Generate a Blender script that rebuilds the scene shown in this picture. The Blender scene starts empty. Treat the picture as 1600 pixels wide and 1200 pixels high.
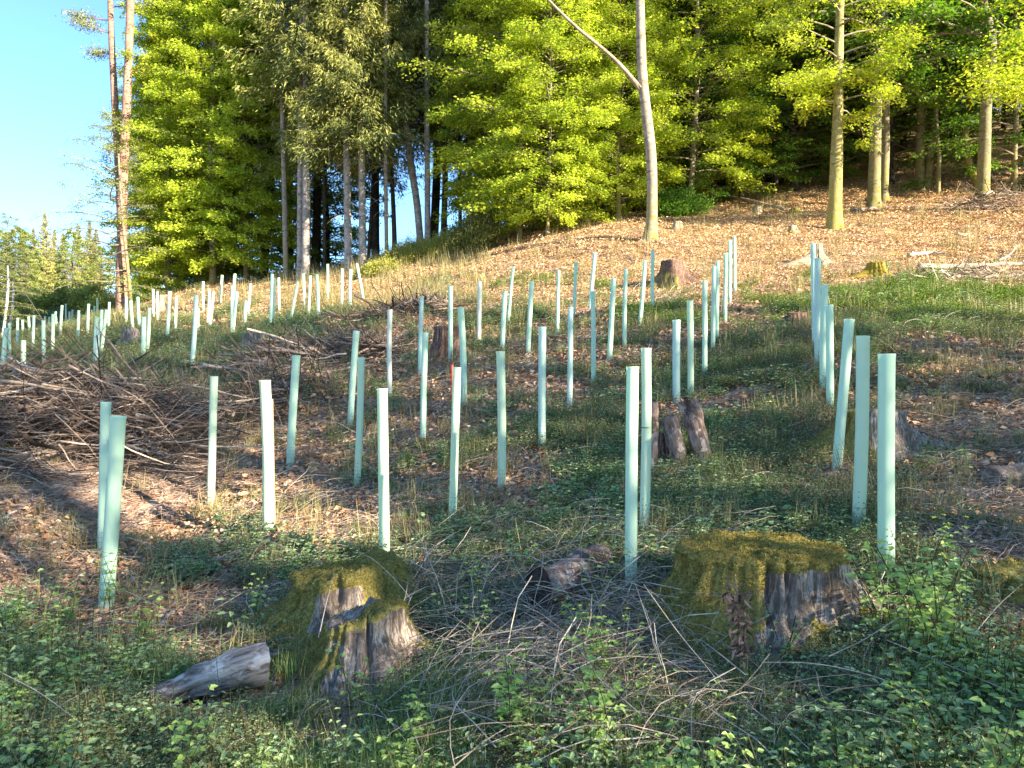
import bpy, math, random
import numpy as np
from mathutils import Vector, Matrix, Euler
R = np.random.default_rng(11)
random.seed(5)
sc = bpy.context.scene
COL = sc.collection
RAD = math.radians
# ---------------------------------------------------------------- camera, sky, sun, exposure
cam = bpy.data.cameras.new('camera'); cam.lens = 27.0; cam.sensor_width = 36.0
cam.clip_start = 0.05; cam.clip_end = 3000
camo = bpy.data.objects.new('camera', cam); COL.objects.link(camo)
camo.location = (0, 0, 0); camo.rotation_euler = (RAD(90), 0, 0); sc.camera = camo
SUN_EL = 21.0
SD = np.array([0.82, -0.57, 0.0]); SD /= np.linalg.norm(SD)
SUNV = np.array([SD[0]*math.cos(RAD(SUN_EL)), SD[1]*math.cos(RAD(SUN_EL)), math.sin(RAD(SUN_EL))])
world = bpy.data.worlds.new('World'); sc.world = world; world.use_nodes = True
wn = world.node_tree; wn.nodes.clear()
sky = wn.nodes.new('ShaderNodeTexSky'); sky.sky_type = 'NISHITA'; sky.sun_disc = False
sky.sun_elevation = RAD(SUN_EL); sky.sun_rotation = math.atan2(SD[0], SD[1])
sky.air_density = 1.0; sky.dust_density = 0.0; sky.ozone_density = 6; sky.altitude = 0
bg = wn.nodes.new('ShaderNodeBackground'); bg.inputs[1].default_value = 0.10
wo = wn.nodes.new('ShaderNodeOutputWorld')
wn.links.new(sky.outputs[0], bg.inputs[0]); wn.links.new(bg.outputs[0], wo.inputs[0])
sl = bpy.data.lights.new('sun', 'SUN'); sl.energy = 5.0; sl.angle = RAD(0.5); sl.color = (1.0, 0.89, 0.70)
so = bpy.data.objects.new('sun', sl); COL.objects.link(so)
so.rotation_euler = Vector(tuple(SUNV)).to_track_quat('Z', 'Y').to_euler(); so.location = (20, -20, 30)
sc.view_settings.view_transform = 'Standard'; sc.view_settings.look = 'None'
sc.view_settings.gamma = 1.0; sc.view_settings.use_curve_mapping = False
sc.view_settings.exposure = 2.15
sc.cycles.max_bounces = 6; sc.cycles.diffuse_bounces = 4; sc.cycles.transmission_bounces = 4
sc.cycles.glossy_bounces = 2; sc.cycles.transparent_max_bounces = 4
sc.cycles.sample_clamp_indirect = 4.0
F = 1200.0
# ---------------------------------------------------------------- measured positions: (u,v) of tops and feet in the photograph, widths
TUBES=[(161,628,160,868,15.5),(185,650,165,957,22),(335,588,329,790,12),(415.5,594,419,840,17),(463,555,453,731,12.5),(557,517,547,668,9.5),(563.5,558,558,760,11),(597,607,601,890,16),(610,484,609,622,7.5),(659,463,656,588,6),(665,520,661,694,8.5),(714,574,707,820,13),(704,447,704,563,7),(720,481,725,635,10),(749.5,440,748,538,7),(802,417,794,508,5),(789,455,785,550,8),(782,549,784,766,13),(831,440,825,556,7.5),(847.5,511,847,699,11.5),(873,422,871,527,5),(900,410,896,497,5.5),(930,395,922,485,6),(891.5,480,890,642,8.5),(926,455,927,604,7),(959,435,952,562,8),(978,421,976,543,6),(1008,407,999,514,6),(1020,391,1020,490,5.5),(989,573,986,933,19.5),(1009.5,544,1006,840,14),(1057,500,1057,632,11.5),(1078,470,1079,625,10),(1101,439,1101,590,8),(1116,416,1114,550,6.5),(1121.5,408,1120,535,6),(1134,396,1133,506,6),(1140,376,1140,476,5),(1147,369,1148,459,4.5),
(1271,381,1273,545,8),(1277,404,1278,575,10),(1290,445,1286,614,10.5),(1298,476,1297,645,11.5),(1327,499,1307,737,15),(1348,525,1341,831,19.5),(1384.5,553,1385,897,25)]
FAR=[(10,512,2,602,7),(14,505,16,550,4),(8,541,-3,572,5),(37,532,36,608,7.5),(53,493,51,549,4),(27,497,27.5,547,4),(36,500,36,530,4),(45,495,47,536,3.5),(68,501,69,571,5.5),(70.5,494,70,520,4),(78,495,75,519,4.5),(83,491,82,562,5),(87,487,89,529,4),(97,477,94,529,4),(103,475,104,507,4.5),(109,487,109,510,3.5),(114,484,112,507,3.5),(123,485,121,535,4),(126,490,126,512,3),(139,475,137,523,4),(144,484,143,510,3.5),(148,478,147,520,4.5),(152.5,466,152,500,4),(156,470,155,502,4),(152,496,148,571,6),(154,510,150,594,6.5),(159,484,157,530,4.5),(166,484,158,557,5),(171,472,169,520,4),(191,465,189,507,4),(197.5,464,197,510,5),(204,470,208,515,5),(215,464,218,509,4.5),(234,481,230,555,5.5),(225,495,223,576,7),(239,452,240,496,5),(246,456,246,501,4),(251,450,253,484,4.5),(256,459,257,492,4),(265,455,261,526,5.5),(276,462,274,521,4.5),(281,446,280,485,4),(292,456,290,490,3.5),(295,441,294,482,4),(307,461,300,574,7),(310,482,309,530,4),(317.5,440,318,486,4),(327,453,325,506,4),(333,456,327,514,5.5),(347,430,344,475,4),(367,428,364,470,4.5),(362,447,362,531,4.5),(370.5,456,363,529,5.5),(380,446,380,485,3.5),(384,470,382,532,5),(392,443,387,500,4),(425,428,422,508,5),(429,435,427,500,4),(435,434,436,491,4),(465,440,452,512,4.5),(474,428,476,476,4),(485,431,482,494,4.5),(495,429,497,500,5),(512,413,512,472,4),(534.5,420,534,480,4),(542,422,541,462,3.5),(548,421,547,484,5),(557,412,568,471,4)]
# extra control: px,py,dist
CTRL=[(0,1200,2.75),(800,1200,2.7),(1600,1200,2.5),(0,960,4.7),(1600,960,3.6),(1190,1035,3.25),(570,1090,3.4),
(1590,750,5.3),(1590,600,8.2),(1590,430,17),(1450,420,17.5),(1590,520,11),(1400,500,12.5),
(1017,375,23.5),(1302,358,24),(1365,323,28),(1535,312,27),(1450,292,32),(1200,318,31),(1590,290,31),(860,388,25),(966,350,27),(1057,352,26.5),
(730,398,29),(640,388,32),(565,415,32),(475,430,33.5),(330,440,37),(192,498,37),(400,440,36),(0,790,5.9),]
WORLD=[(-9,45,4.5),(-4,45,5.2),(-25,62,5.6),(-42,62,5.6),(-50,80,8.),(-25,80,6.),(-10,70,2),(0,50,7),(10,50,13.4),(25,50,16.),(20,35,10.6),(40,40,15),(40,20,6),(30,5,1.5),(20,-10,-1),(0,-10,-2.2),(0,0,-1.75),(0,-25,-3),(-20,-15,-4),(-25,10,-1.6),(-40,20,-1),(-60,45,1),(-60,5,-3),(30,-25,-1),(10,80,21),(40,80,28),(-60,90,9),(0,80,10),(60,60,22)]
# ---------------------------------------------------------------- helpers
def link(o, parent=None):
    COL.objects.link(o)
    if parent is not None: o.parent = parent
    return o
def tag(o, label=None, cat=None, group=None, kind=None):
    if label: o['label'] = label
    if cat: o['category'] = cat
    if group: o['group'] = group
    if kind: o['kind'] = kind
    return o
def empty(name, loc, rz=0.0):
    o = bpy.data.objects.new(name, None); link(o)
    o.empty_display_size = .2; o.location = loc; o.rotation_euler = (0, 0, rz); return o
def make_mesh(name, V, faces, rnd=None, smooth=False, mats=(), midx=None, attrs=None):
    """faces: list of int arrays (n,k); rnd: per-face value"""
    me = bpy.data.meshes.new(name)
    V = np.asarray(V, dtype=np.float32)
    faces = [np.asarray(f, dtype=np.int32) for f in faces if len(f)]
    me.vertices.add(len(V)); me.vertices.foreach_set('co', V.ravel())
    if faces:
        tot = np.concatenate([np.full(len(f), f.shape[1], np.int32) for f in faces])
        idx = np.concatenate([f.ravel() for f in faces])
        start = np.concatenate([[0], np.cumsum(tot)[:-1]]).astype(np.int32)
        me.loops.add(len(idx)); me.loops.foreach_set('vertex_index', idx)
        me.polygons.add(len(tot)); me.polygons.foreach_set('loop_start', start)
        me.update(calc_edges=True)
        me.polygons.foreach_set('use_smooth', np.full(len(tot), bool(smooth)))
        if midx is not None: me.polygons.foreach_set('material_index', np.asarray(midx, np.int32))
        if rnd is not None:
            a = me.attributes.new('rnd', 'FLOAT', 'FACE'); a.data.foreach_set('value', np.asarray(rnd, np.float32))
    if attrs:
        for k, v in attrs.items():
            v = np.asarray(v, np.float32)
            if v.ndim == 1:
                a = me.attributes.new(k, 'FLOAT', 'POINT'); a.data.foreach_set('value', v)
            else:
                a = me.attributes.new(k, 'FLOAT_VECTOR', 'POINT'); a.data.foreach_set('vector', v.ravel())
    for m in mats: me.materials.append(m)
    me.update(); return me
def mobj(name, me, parent=None, loc=None):
    o = bpy.data.objects.new(name, me); link(o, parent)
    if loc is not None: o.location = loc
    return o
class Geo:
    def __init__(s): s.V = []; s.F = []; s.r = []; s.m = []; s.n = 0
    def add(s, V, Fs, rnd=None, mi=0):
        for f in Fs:
            s.F.append(np.asarray(f) + s.n)
            s.r.append(np.full(len(f), .5) if rnd is None else (np.full(len(f), rnd) if np.isscalar(rnd) else np.asarray(rnd)))
            s.m.append(np.full(len(f), mi))
        s.V.append(V); s.n += len(V)
    def mesh(s, name, mats, smooth=False):
        V = np.concatenate(s.V); ks = sorted(set(f.shape[1] for f in s.F)); Fs = []; rr = []; mm = []
        for k in ks:
            sel = [i for i, f in enumerate(s.F) if f.shape[1] == k]
            Fs.append(np.concatenate([s.F[i] for i in sel])); rr += [s.r[i] for i in sel]; mm += [s.m[i] for i in sel]
        return make_mesh(name, V, Fs, np.concatenate(rr), smooth, mats, np.concatenate(mm))
def nrm(a): return a / np.maximum(np.linalg.norm(a, axis=-1, keepdims=True), 1e-9)
def tubes(P, Rr, sides=3, caps=False):
    """P (N,K,3), Rr (N,K) -> V, [F]"""
    P = np.asarray(P, float); Rr = np.asarray(Rr, float); N, K, _ = P.shape
    T = np.gradient(P, axis=1); T = nrm(T)
    up = np.where(np.abs(T[..., 2:3]) > .9, np.array([1., 0, 0]), np.array([0, 0, 1.]))
    up = np.broadcast_to(up[:, :1], T.shape)
    A = nrm(np.cross(up, T)); B = np.cross(T, A)
    th = np.arange(sides) * 2 * np.pi / sides
    V = P[:, :, None, :] + Rr[:, :, None, None] * (A[:, :, None, :] * np.cos(th)[:, None] + B[:, :, None, :] * np.sin(th)[:, None])
    idx = np.arange(N * K * sides).reshape(N, K, sides)
    a = idx[:, :-1]; b = idx[:, 1:]
    Fq = np.stack([a, np.roll(a, -1, 2), np.roll(b, -1, 2), b], -1).reshape(-1, 4)
    out = [Fq]
    if caps: out.append(idx[:, -1].reshape(N, sides)); out.append(idx[:, 0][:, ::-1].reshape(N, sides))
    return V.reshape(-1, 3), out
def leaves(P, D, Nn, L, W, fold=.25, hi=False, cup=0.0):
    """leaf blades: base P, direction D, normal Nn"""
    D = nrm(D); S = nrm(np.cross(D, Nn)); Nn = np.cross(S, D)
    L = np.broadcast_to(L, (len(P),))[:, None]; W = np.broadcast_to(W, (len(P),))[:, None]
    if not hi:
        a = P; c = P + D * L - Nn * L * cup; m = P + D * L * .45 + Nn * W * fold
        V = np.stack([a, m + S * W * .5, c, m - S * W * .5], 1).reshape(-1, 3)
        i = np.arange(len(P))[:, None] * 4
        return V, [np.concatenate([i + [0, 1, 2], i + [0, 2, 3]])]
    a = P; t = P + D * L - Nn * L * cup
    m1 = P + D * L * .3 + Nn * W * fold; m2 = P + D * L * .68 + Nn * W * fold * .7 - Nn * L * cup * .5
    V = np.stack([a, m1 + S * W * .5, m2 + S * W * .36, t, m2 - S * W * .36, m1 - S * W * .5], 1).reshape(-1, 3)
    i = np.arange(len(P))[:, None] * 6
    return V, [np.concatenate([i + [0, 1, 2, 3], i + [0, 3, 4, 5]])]
def rnd_leaf(n, r=None):
    r = R.random(n) if r is None else r
    return np.concatenate([r, r])
def hashn(ix, iy, iz=0, s=0):
    h = (ix.astype(np.int64) * 374761393 + iy.astype(np.int64) * 668265263 + np.int64(iz) * 2147483647 + s * 974711) & 0xffffffff
    h = ((h ^ (h >> 13)) * 1274126177) & 0xffffffff
    return ((h ^ (h >> 16)) & 0xffff) / 65535.0
def vnoise(x, y, s=0):
    xi = np.floor(x); yi = np.floor(y); fx = x - xi; fy = y - yi
    fx = fx * fx * (3 - 2 * fx); fy = fy * fy * (3 - 2 * fy)
    return (hashn(xi, yi, 0, s) * (1 - fx) + hashn(xi + 1, yi, 0, s) * fx) * (1 - fy) + (hashn(xi, yi + 1, 0, s) * (1 - fx) + hashn(xi + 1, yi + 1, 0, s) * fx) * fy
def fbm(x, y, o=4, s=0):
    v = 0; a = .5
    for i in range(o): v = v + a * vnoise(x * 2**i, y * 2**i, s + i); a *= .5
    return v
# ---------------------------------------------------------------- materials
def newmat(name):
    m = bpy.data.materials.new(name); m.use_nodes = True; nt = m.node_tree
    for n in list(nt.nodes): nt.nodes.remove(n)
    out = nt.nodes.new('ShaderNodeOutputMaterial'); return m, nt, out
def N(nt, t, **kw):
    n = nt.nodes.new(t)
    for k, v in kw.items(): setattr(n, k, v)
    return n
def ramp(nt, fac, stops, interp='LINEAR'):
    r = N(nt, 'ShaderNodeValToRGB'); r.color_ramp.interpolation = interp
    e = r.color_ramp.elements
    while len(e) < len(stops): e.new(.5)
    for el, (p, c) in zip(e, stops): el.position = p; el.color = (*c, 1) if len(c) == 3 else c
    nt.links.new(fac, r.inputs[0]); return r.outputs[0]
def noise(nt, vec, scale, detail=4, rough=.6, dist=0.0):
    n = N(nt, 'ShaderNodeTexNoise'); n.inputs['Scale'].default_value = scale; n.inputs['Detail'].default_value = detail
    n.inputs['Roughness'].default_value = rough; n.inputs['Distortion'].default_value = dist
    if vec is not None: nt.links.new(vec, n.inputs['Vector'])
    return n.outputs['Fac']
def mapv(nt, src, scale):
    m = N(nt, 'ShaderNodeMapping'); m.inputs['Scale'].default_value = scale; nt.links.new(src, m.inputs[0]); return m.outputs[0]
def mixc(nt, f, a, b, mode='MIX'):
    m = N(nt, 'ShaderNodeMix', data_type='RGBA', blend_type=mode)
    for s, v in ((m.inputs[0], f), (m.inputs[6], a), (m.inputs[7], b)):
        if hasattr(v, 'is_linked') or hasattr(v, 'links'): nt.links.new(v, s)
        elif isinstance(v, (int, float)): s.default_value = v
        else: s.default_value = (*v, 1)
    return m.outputs[2]
def attr(nt, name):
    a = N(nt, 'ShaderNodeAttribute'); a.attribute_name = name; return a.outputs['Fac']
def princ(nt, out, col, rough=.85, bump=None, bstr=.3, bdist=.02, spec=.3):
    b = N(nt, 'ShaderNodeBsdfPrincipled'); b.inputs['Roughness'].default_value = rough
    b.inputs['Specular IOR Level'].default_value = spec
    if isinstance(col, tuple): b.inputs['Base Color'].default_value = (*col, 1)
    else: nt.links.new(col, b.inputs['Base Color'])
    if bump is not None:
        bp = N(nt, 'ShaderNodeBump'); bp.inputs['Strength'].default_value = bstr; bp.inputs['Distance'].default_value = bdist
        nt.links.new(bump, bp.inputs['Height']); nt.links.new(bp.outputs[0], b.inputs['Normal'])
    nt.links.new(b.outputs[0], out.inputs[0]); return b
def leafmat(name, stops, trans=.4, tcol=(1.25, 1.35, .55), rough=.5, spec=.25, objvar=.0):
    m, nt, out = newmat(name)
    c = ramp(nt, attr(nt, 'rnd'), stops)
    if objvar:
        oi = N(nt, 'ShaderNodeObjectInfo')
        h = N(nt, 'ShaderNodeHueSaturation'); nt.links.new(c, h.inputs['Color'])
        mr = N(nt, 'ShaderNodeMapRange'); mr.inputs[3].default_value = 1 - objvar; mr.inputs[4].default_value = 1 + objvar
        nt.links.new(oi.outputs['Random'], mr.inputs[0]); nt.links.new(mr.outputs[0], h.inputs['Value'])
        c = h.outputs[0]
    b = N(nt, 'ShaderNodeBsdfPrincipled'); b.inputs['Roughness'].default_value = rough
    b.inputs['Specular IOR Level'].default_value = spec; nt.links.new(c, b.inputs['Base Color'])
    t = N(nt, 'ShaderNodeBsdfTranslucent'); nt.links.new(mixc(nt, 1.0, c, tcol, 'MULTIPLY'), t.inputs[0])
    mx = N(nt, 'ShaderNodeMixShader'); mx.inputs[0].default_value = trans
    nt.links.new(b.outputs[0], mx.inputs[1]); nt.links.new(t.outputs[0], mx.inputs[2]); nt.links.new(mx.outputs[0], out.inputs[0])
    return m
def obj_coord(nt): return N(nt, 'ShaderNodeTexCoord').outputs['Object']
def barkmat(name, stops, vs=(14, 14, 2.5), bstr=.6, bdist=.02, moss=None, mossh=(0.0, 1.0), vor=False):
    m, nt, out = newmat(name); oc = obj_coord(nt)
    v = mapv(nt, oc, vs); n = noise(nt, v, 1.0, 6, .7, .4)
    n2 = noise(nt, oc, 1.3, 3, .5)
    c = ramp(nt, n, stops)
    c = mixc(nt, ramp(nt, n2, [(.35, (0, 0, 0)), (.7, (.5, .5, .5))]), c, stops[0][1])
    n4 = noise(nt, mapv(nt, oc, (3.2, 3.2, 7.5)), 1.0, 5, .75, .6)
    c = mixc(nt, ramp(nt, n4, [(.52, (0, 0, 0)), (.62, (.75, .75, .75))]), c, tuple(v * .55 for v in stops[0][1]))
    c = mixc(nt, ramp(nt, noise(nt, oc, 9, 3, .6), [(.58, (0, 0, 0)), (.66, (.5, .5, .5))]), c, tuple(min(.95, v * 1.25) for v in stops[-1][1]))
    if moss:
        sx = N(nt, 'ShaderNodeSeparateXYZ'); nt.links.new(oc, sx.inputs[0])
        mr = N(nt, 'ShaderNodeMapRange'); mr.inputs[1].default_value = mossh[1]; mr.inputs[2].default_value = mossh[0]
        nt.links.new(sx.outputs[2], mr.inputs[0])
        mt = N(nt, 'ShaderNodeMath', operation='MULTIPLY'); nt.links.new(mr.outputs[0], mt.inputs[0])
        nt.links.new(ramp(nt, noise(nt, oc, 5, 4), [(.35, (0, 0, 0)), (.6, (1, 1, 1))]), mt.inputs[1])
        c = mixc(nt, mt.outputs[0], c, moss)
    princ(nt, out, c, .9, n, bstr, bdist, .15); return m
M = {}
M['beech'] = leafmat('beech_leaf', [(0, (.26, .37, .03)), (.5, (.49, .57, .055)), (1, (.74, .76, .10))], .5, (1.1, 1.15, .6), objvar=.12)
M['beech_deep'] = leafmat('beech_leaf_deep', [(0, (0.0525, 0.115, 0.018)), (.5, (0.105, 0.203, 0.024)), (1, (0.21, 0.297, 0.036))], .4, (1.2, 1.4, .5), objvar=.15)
M['spruce'] = leafmat('spruce_needles', [(0, (0.0945, 0.117, 0.0306)), (.6, (0.231, 0.244, 0.0595)), (1, (0.42, 0.39, 0.102))], .12, (1, 1.1, .5), rough=.6, objvar=.12)
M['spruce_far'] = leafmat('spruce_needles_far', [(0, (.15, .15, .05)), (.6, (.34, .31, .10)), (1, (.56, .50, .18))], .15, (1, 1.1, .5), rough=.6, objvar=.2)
M['sparse'] = leafmat('young_leaf', [(0, (0.15, 0.21, 0.052)), (1, (0.39, 0.42, 0.104))], .35, objvar=.1)
M['herb'] = leafmat('herb_leaf', [(0, (0.131, 0.203, 0.0935)), (.5, (0.246, 0.351, 0.168)), (1, (0.464, 0.54, 0.262))], .35, (1.2, 1.3, .5), objvar=.4)
M['herb2'] = leafmat('small_leaf', [(0, (0.145, 0.176, 0.0842)), (.5, (0.275, 0.324, 0.15)), (1, (0.493, 0.513, 0.262))], .35, (1.2, 1.3, .5), objvar=.4)
M['bright'] = leafmat('bilberry_leaf', [(0, (.10, .20, .02)), (1, (.24, .36, .04))], .35, objvar=.15)
M['grass'] = leafmat('grass_blade', [(0, (0.084, 0.163, 0.0495)), (.6, (0.182, 0.3, 0.0825)), (1, (0.448, 0.475, 0.198))], .3, (1.1, 1.3, .6), objvar=.2)
M['drygrass'] = leafmat('dry_grass', [(0, (.18, .15, .06)), (1, (.42, .36, .16))], .2, (1, 1, .7), objvar=.2)
M['litter'] = leafmat('litter_leaf', [(0, (0.156, 0.078, 0.0385)), (.45, (0.442, 0.24, 0.127)), (.85, (0.728, 0.468, 0.275)), (1, (0.95, 0.816, 0.572))], .1, (1, .8, .6), rough=.7, objvar=.25)
M['litter_tan'] = leafmat('beech_litter_leaf', [(0, (.28, .15, .065)), (.5, (.58, .37, .18)), (1, (.82, .63, .40))], .12, (1, .8, .6), rough=.7, objvar=.15)
def stickmat(name, a, b, c):
    m, nt, out = newmat(name); oc = obj_coord(nt)
    r = attr(nt, 'rnd'); base = ramp(nt, r, [(0, a), (.5, b), (1, c)])
    n = noise(nt, oc, 18, 5, .7)
    col = mixc(nt, ramp(nt, n, [(.4, (0, 0, 0)), (.65, (.75, .75, .75))]), base, a)
    princ(nt, out, col, .85, n, .5, .01, .2); return m
M['stick'] = stickmat('dead_stick', (.14, .095, .07), (.40, .29, .215), (.74, .60, .48))
M['stick_dark'] = stickmat('pile_branch', (.045, .03, .023), (.18, .12, .088), (.50, .39, .31))
M['stalk'] = stickmat('dry_stalk', (.13, .095, .07), (.36, .28, .21), (.64, .54, .43))
M['stem'] = stickmat('green_stem', (.04, .05, .02), (.09, .12, .04), (.15, .10, .06))
M['bark_beech'] = barkmat('beech_bark', [(.2, (.13, .105, .07)), (.5, (.27, .23, .16)), (.8, (.42, .37, .27))], (5, 5, 3.5), .35, .02, (.20, .17, .03), (0, 4.5))
M['bark_light'] = barkmat('light_beech_bark', [(.2, (.20, .15, .105)), (.5, (.36, .295, .215)), (.8, (.50, .43, .34))], (5, 5, 3.0), .3, .02, (.28, .22, .04), (0, 2.2))
M['bark_moss'] = barkmat('mossy_beech_bark', [(.25, (.16, .13, .05)), (.5, (.34, .29, .12)), (.8, (.50, .44, .22))], (7, 7, 3.0), .6, .03, (.30, .25, .05), (0, 5))
M['bark_spruce'] = barkmat('spruce_bark', [(.25, (.20, .155, .125)), (.5, (.42, .355, .30)), (.8, (.66, .59, .51))], (9, 9, 6), .7, .03)
M['bark_pine'] = barkmat('pine_bark', [(.25, (.17, .085, .055)), (.5, (.36, .21, .15)), (.8, (.50, .33, .25))], (9, 9, 3), .6, .03)
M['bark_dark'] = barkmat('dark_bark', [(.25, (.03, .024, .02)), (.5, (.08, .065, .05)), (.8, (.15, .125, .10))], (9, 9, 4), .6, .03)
# ---------------------------------------------------------------- terrain fitted to where things stand
def _U(r): r = np.maximum(r, 1e-6); return r * r * np.log(r)
_P = []
for t in TUBES:
    d = 1.2 * F / (t[3] - t[1]); _P.append(((t[2] - 800) / F * d, d, (600 - t[3]) / F * d, 1))
for t in FAR:
    if t[3] - t[1] > 52: d = 1.2 * F / (t[3] - t[1]); _P.append(((t[2] - 800) / F * d, d, (600 - t[3]) / F * d, .6))
for c in CTRL: d = c[2]; _P.append(((c[0] - 800) / F * d, d, (600 - c[1]) / F * d, 3))
for w in WORLD: _P.append((*w, 3))
_P = np.array(_P); _X = _P[:, :2] / 20; _n = len(_X)
_K = _U(np.linalg.norm(_X[:, None] - _X[None], axis=2)) + np.diag(.003 / _P[:, 3])
_A = np.c_[np.ones(_n), _X]
_W = np.linalg.solve(np.block([[_K, _A], [_A.T, np.zeros((3, 3))]]), np.r_[_P[:, 2], 0, 0, 0])
def sstep(a, b, x): t = np.clip((x - a) / (b - a), 0, 1); return t * t * (3 - 2 * t)
def H0(x, y):
    x = np.asarray(x, float); y = np.asarray(y, float); sh = x.shape; x = x.ravel(); y = y.ravel(); out = np.empty(len(x))
    for i in range(0, len(x), 20000):
        q = np.stack([x[i:i+20000], y[i:i+20000]], -1) / 20
        r = np.sqrt(((q[:, None, :] - _X[None])**2).sum(-1)); out[i:i+20000] = _U(r) @ _W[:-3] + _W[-3] + q @ _W[-2:]
    rr = np.hypot(x, y); k = sstep(125, 190, rr); out = np.clip(out, -12, 40) * (1 - k) - 2 * k
    return out.reshape(sh)
def bumps(x, y):
    d = np.clip(np.hypot(x, y) / 8, .6, 3)
    return (fbm(x * 1.1, y * 1.1, 3, 3) - .45) * .16 * d**.3 + (fbm(x * 5, y * 5, 3, 9) - .45) * .05
def H(x, y): x = np.asarray(x, float); y = np.asarray(y, float); return H0(x, y) + bumps(x, y)
def h1(x, y): return float(H(np.array([x]), np.array([y]))[0])
_ys = np.concatenate([np.arange(1.5, 20, .03), np.arange(20, 70, .1)])
def hit(u, v, dmax=None):
    xs = (u - 800) / F * _ys; g = H(xs, _ys) - (600 - v) / F * _ys
    i = np.argmax(g > 0)
    return float(_ys[i]) if g[i] > 0 else None
def at(u, v, d): return ((u - 800) / F * d, d, (600 - v) / F * d)
def gp(u, v, dflt=30.0):
    d = hit(u, v) or dflt; x = (u - 800) / F * d; return (x, d, h1(x, d))
def pxy(x, y, z): return 800 + F * x / y, 600 - F * z / y
COVER_Y = [400, 450, 500, 550, 600, 650, 700, 750, 800, 900, 1000, 1100, 1200]
COVER = np.array([[0,0,0,.1,.2,.3,.4,.1,0,0,0,0,0,0,0,0,0],
[.5,.5,.4,.3,.5,.6,.5,.4,.4,.3,.2,.1,.1,.3,.6,.6,.6],
[.8,.9,.9,.9,.9,.8,.5,.5,.6,.6,.5,.3,.4,.7,.8,.8,.7],
[.9,.9,.9,.9,.7,.4,.3,.4,.4,.3,.3,.4,.6,.6,.5,.4,.3],
[.7,.8,.8,.6,.4,.3,.3,.4,.5,.5,.5,.6,.6,.5,.4,.2,.2],
[0,0,.1,.3,.3,.2,.4,.4,.5,.6,.5,.7,.6,.3,.3,.2,.2],
[0,0,.1,.1,.1,.2,.5,.5,.5,.7,.6,.8,.7,.5,.4,.3,.4],
[0,0,.1,.02,.1,.2,.6,.6,.6,.7,.8,.9,.8,.6,.5,.3,.2],
[0,0,.05,.02,.3,.2,.7,.7,.6,.7,.8,.9,.8,.7,.4,.3,.2],
[.1,0,.2,.4,.7,.6,.7,.6,.6,.6,.7,.6,.4,.6,.8,.3,.3],
[1,.8,.8,.6,.6,.3,.5,.6,.3,.2,.3,.4,.5,.7,1,1,.8],
[.9,.8,.7,.4,.4,.4,.6,.6,.2,.2,.5,.6,.8,1,1,1,1],
[1,1,1,1,1,1,1,.7,.6,.6,.8,.9,1,1,1,1,1]])
def grid(G, GY, x, y, z):
    u, v = pxy(x, np.maximum(y, .5), z)
    a = np.clip(u / 100, 0, 15.999); b = np.clip(np.interp(v, GY, np.arange(len(GY))), 0, len(GY) - 1.001)
    i = a.astype(int); j = b.astype(int); fa = a - i; fb = b - j
    return (G[j, i] * (1 - fa) + G[j, i + 1] * fa) * (1 - fb) + (G[j + 1, i] * (1 - fa) + G[j + 1, i + 1] * fa) * fb
# lit zone (no canopy between it and the sun) is p > 13.7 metres; the old beech wood begins there
def pcoord(x, y): return x * -SD[1] + y * SD[0]
def beechlitter(x, y):
    w = (fbm(x * .35, y * .35, 3, 21) - .45) * 4
    p = x * .35 + y * .94
    return sstep(14.5, 18, p + w) * sstep(-13, -7, x + w * .6)
def ax(parts):
    o = [parts[0][0]]
    for a, b, st in parts: o += list(np.linspace(a, b, max(2, int(round((b - a) / st)) + 1))[1:])
    return np.array(o)
X1 = ax([(-420, -80, 20), (-80, -26, 1.5), (-26, -10, .35), (-10, -5, .12), (-5, 5, .055), (5, 10, .12), (10, 26, .35), (26, 80, 1.5), (80, 420, 20)])
Y1 = ax([(-200, -30, 20), (-30, 0, 2), (0, 2, .2), (2, 7, .05), (7, 12, .09), (12, 22, .18), (22, 40, .4), (40, 110, 2), (110, 500, 20)])
GX, GY_ = np.meshgrid(X1, Y1); gx = GX.ravel(); gy = GY_.ravel(); gz = H(gx, gy)
nx = len(X1); ny = len(Y1); ii = np.arange(nx * ny).reshape(ny, nx)
gq = np.stack([ii[:-1, :-1], ii[:-1, 1:], ii[1:, 1:], ii[1:, :-1]], -1).reshape(-1, 4)
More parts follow.
